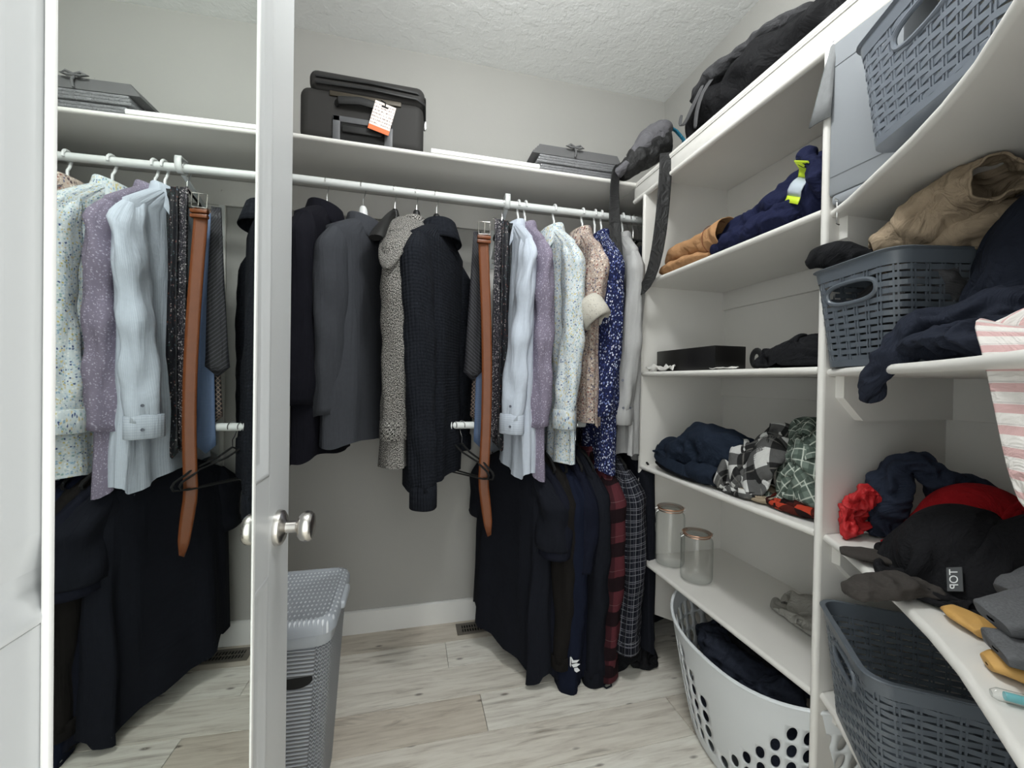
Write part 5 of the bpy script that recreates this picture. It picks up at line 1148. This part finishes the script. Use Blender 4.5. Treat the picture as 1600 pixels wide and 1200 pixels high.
roll([(.868, .660, .850), (.878, .648, .852), (.900, .620, .853), (.925, .590, .852), (.94, .57, .85)], [.020, .032, .034, .030, .02], [.005, .0065, .008, .009, .006], F['felt'], 'felt_slipper', 'dark brown felt slipper lying flat beside the red bag', 'slipper', amp=.003, seed=2, group=GF, sq=.75)
roll([(.712, .528, .842), (.724, .524, .848), (.755, .515, .856), (.795, .505, .860), (.835, .49, .857), (.85, .485, .852)], [.014, .024, .028, .028, .025, .015], [.007, .010, .013, .014, .012, .008], F['felt'], 'felt_slipper', 'dark brown felt slipper jutting over the shelf edge', 'slipper', amp=.007, fq=18, seed=4, group=GF, sq=.8)
gfh = thing('felt_hat', 'grey wool felt hat with folded brim at the near end of the low corner shelf', 'hat', (.80, .33, .84))
roll([(.686, .366, .872), (.694, .360, .874), (.730, .338, .878), (.78, .312, .880), (.85, .275, .88)], [.030, .036, .040, .042, .04], [.010, .013, .014, .014, .014], F['greyfelt'], 'brim', parent=gfh, amp=.0035, seed=6, sq=.6)
roll([(.712, .384, .896), (.722, .378, .900), (.77, .352, .914), (.83, .322, .926), (.90, .29, .932)], [.030, .036, .044, .050, .05], [.012, .016, .022, .026, .026], F['greyfelt'], 'crown', parent=gfh, amp=.004, seed=9, sq=.6)
roll([(.815, .420, .898), (.828, .414, .904), (.87, .398, .920), (.93, .375, .935)], [.020, .026, .034, .036], [.010, .014, .018, .02], F['greyfelt'], 'ear_flap', parent=gfh, amp=.004, seed=12, sq=.6)
roll([(.915, .432, .925), (.93, .424, .938), (.975, .405, .950), (1.02, .39, .95)], [.018, .024, .03, .03], [.012, .016, .02, .02], F['greyfelt'], 'ear_flap', parent=gfh, amp=.004, seed=15, sq=.65)
gfh.location.x += .012; gfh.location.y -= .024
F['ochre'] = fabric('ochre_leather', srgb(196, 152, 84), .12, .6, kind=None)
gl = thing('work_gloves', 'pair of ochre leather work gloves under the felt hat', 'gloves', (.75, .37, .84))
roll([(.700, .350, .848), (.712, .340, .851), (.735, .322, .853), (.765, .302, .853), (.79, .29, .85)], [.014, .026, .032, .032, .02], [.006, .0095, .012, .012, .008], F['ochre'], 'glove', parent=gl, amp=.004, seed=3)
roll([(.815, .452, .848), (.808, .436, .851), (.795, .41, .852), (.78, .39, .85)], [.014, .020, .022, .015], [.006, .009, .010, .008], F['ochre'], 'glove', parent=gl, amp=.004, seed=8)
pn = thing('plastic_tube', 'clear plastic tube with teal label on the low corner shelf', 'tube', (.66, .30, .839))
MB().tube([(.643, .3175, .8455), (.647, .314, .846), (.690, .275, .846), (.694, .271, .8455)], [.004, .0068, .0068, .004], 14).build('tube', M_glass, pn)
MB().tube([(.651, .3105, .846), (.686, .2785, .846)], .0045, 12).build('label', plain('teal_print', srgb(110, 178, 184), .5), pn)

lbl = thing('printed_label', 'small dark label printed with the word TOP, seen from behind, on the black t-shirt', 'label', (.84, .452, .885))
hit = surf([bt_], (.45, .243, .985), (.845, .456, -.22)); lc = (hit[0]+hit[1]*.009) if hit else Vector((.838, .447, .898))
nrm = hit[1] if hit else Vector((-.62, -.45, .64)); rd = Vector((.50, .30, .62)); rd = (rd-nrm*rd.dot(nrm)).normalized(); upv_ = nrm.cross(rd)
def lp(p): return lc+rd*p.x+upv_*p.y+nrm*p.z
MB().box(-.020, .020, -.011, .011, -.001, .0005, .0004, 1).xf(lp).build('patch', plain('grey_patch', srgb(70, 72, 74), .7), lbl)
cu = bpy.data.curves.new('top_text', 'FONT'); cu.body = 'TOP'; cu.size = .017; cu.align_x = 'CENTER'; cu.align_y = 'CENTER'; cu.extrude = .0002
tmp = bpy.data.objects.new('top_text', cu); C.objects.link(tmp); dg = bpy.context.evaluated_depsgraph_get(); me_ = tmp.evaluated_get(dg).to_mesh()
vs_ = [lp(Vector((-v.co.x, v.co.y, v.co.z+.0009)))[:] for v in me_.vertices]; fs_ = [tuple(p.vertices) for p in me_.polygons]
bpy.data.objects.remove(tmp)
MB().add(vs_, fs_).build('lettering', plain('white_print', srgb(226, 228, 228), .6), lbl, smooth=False)
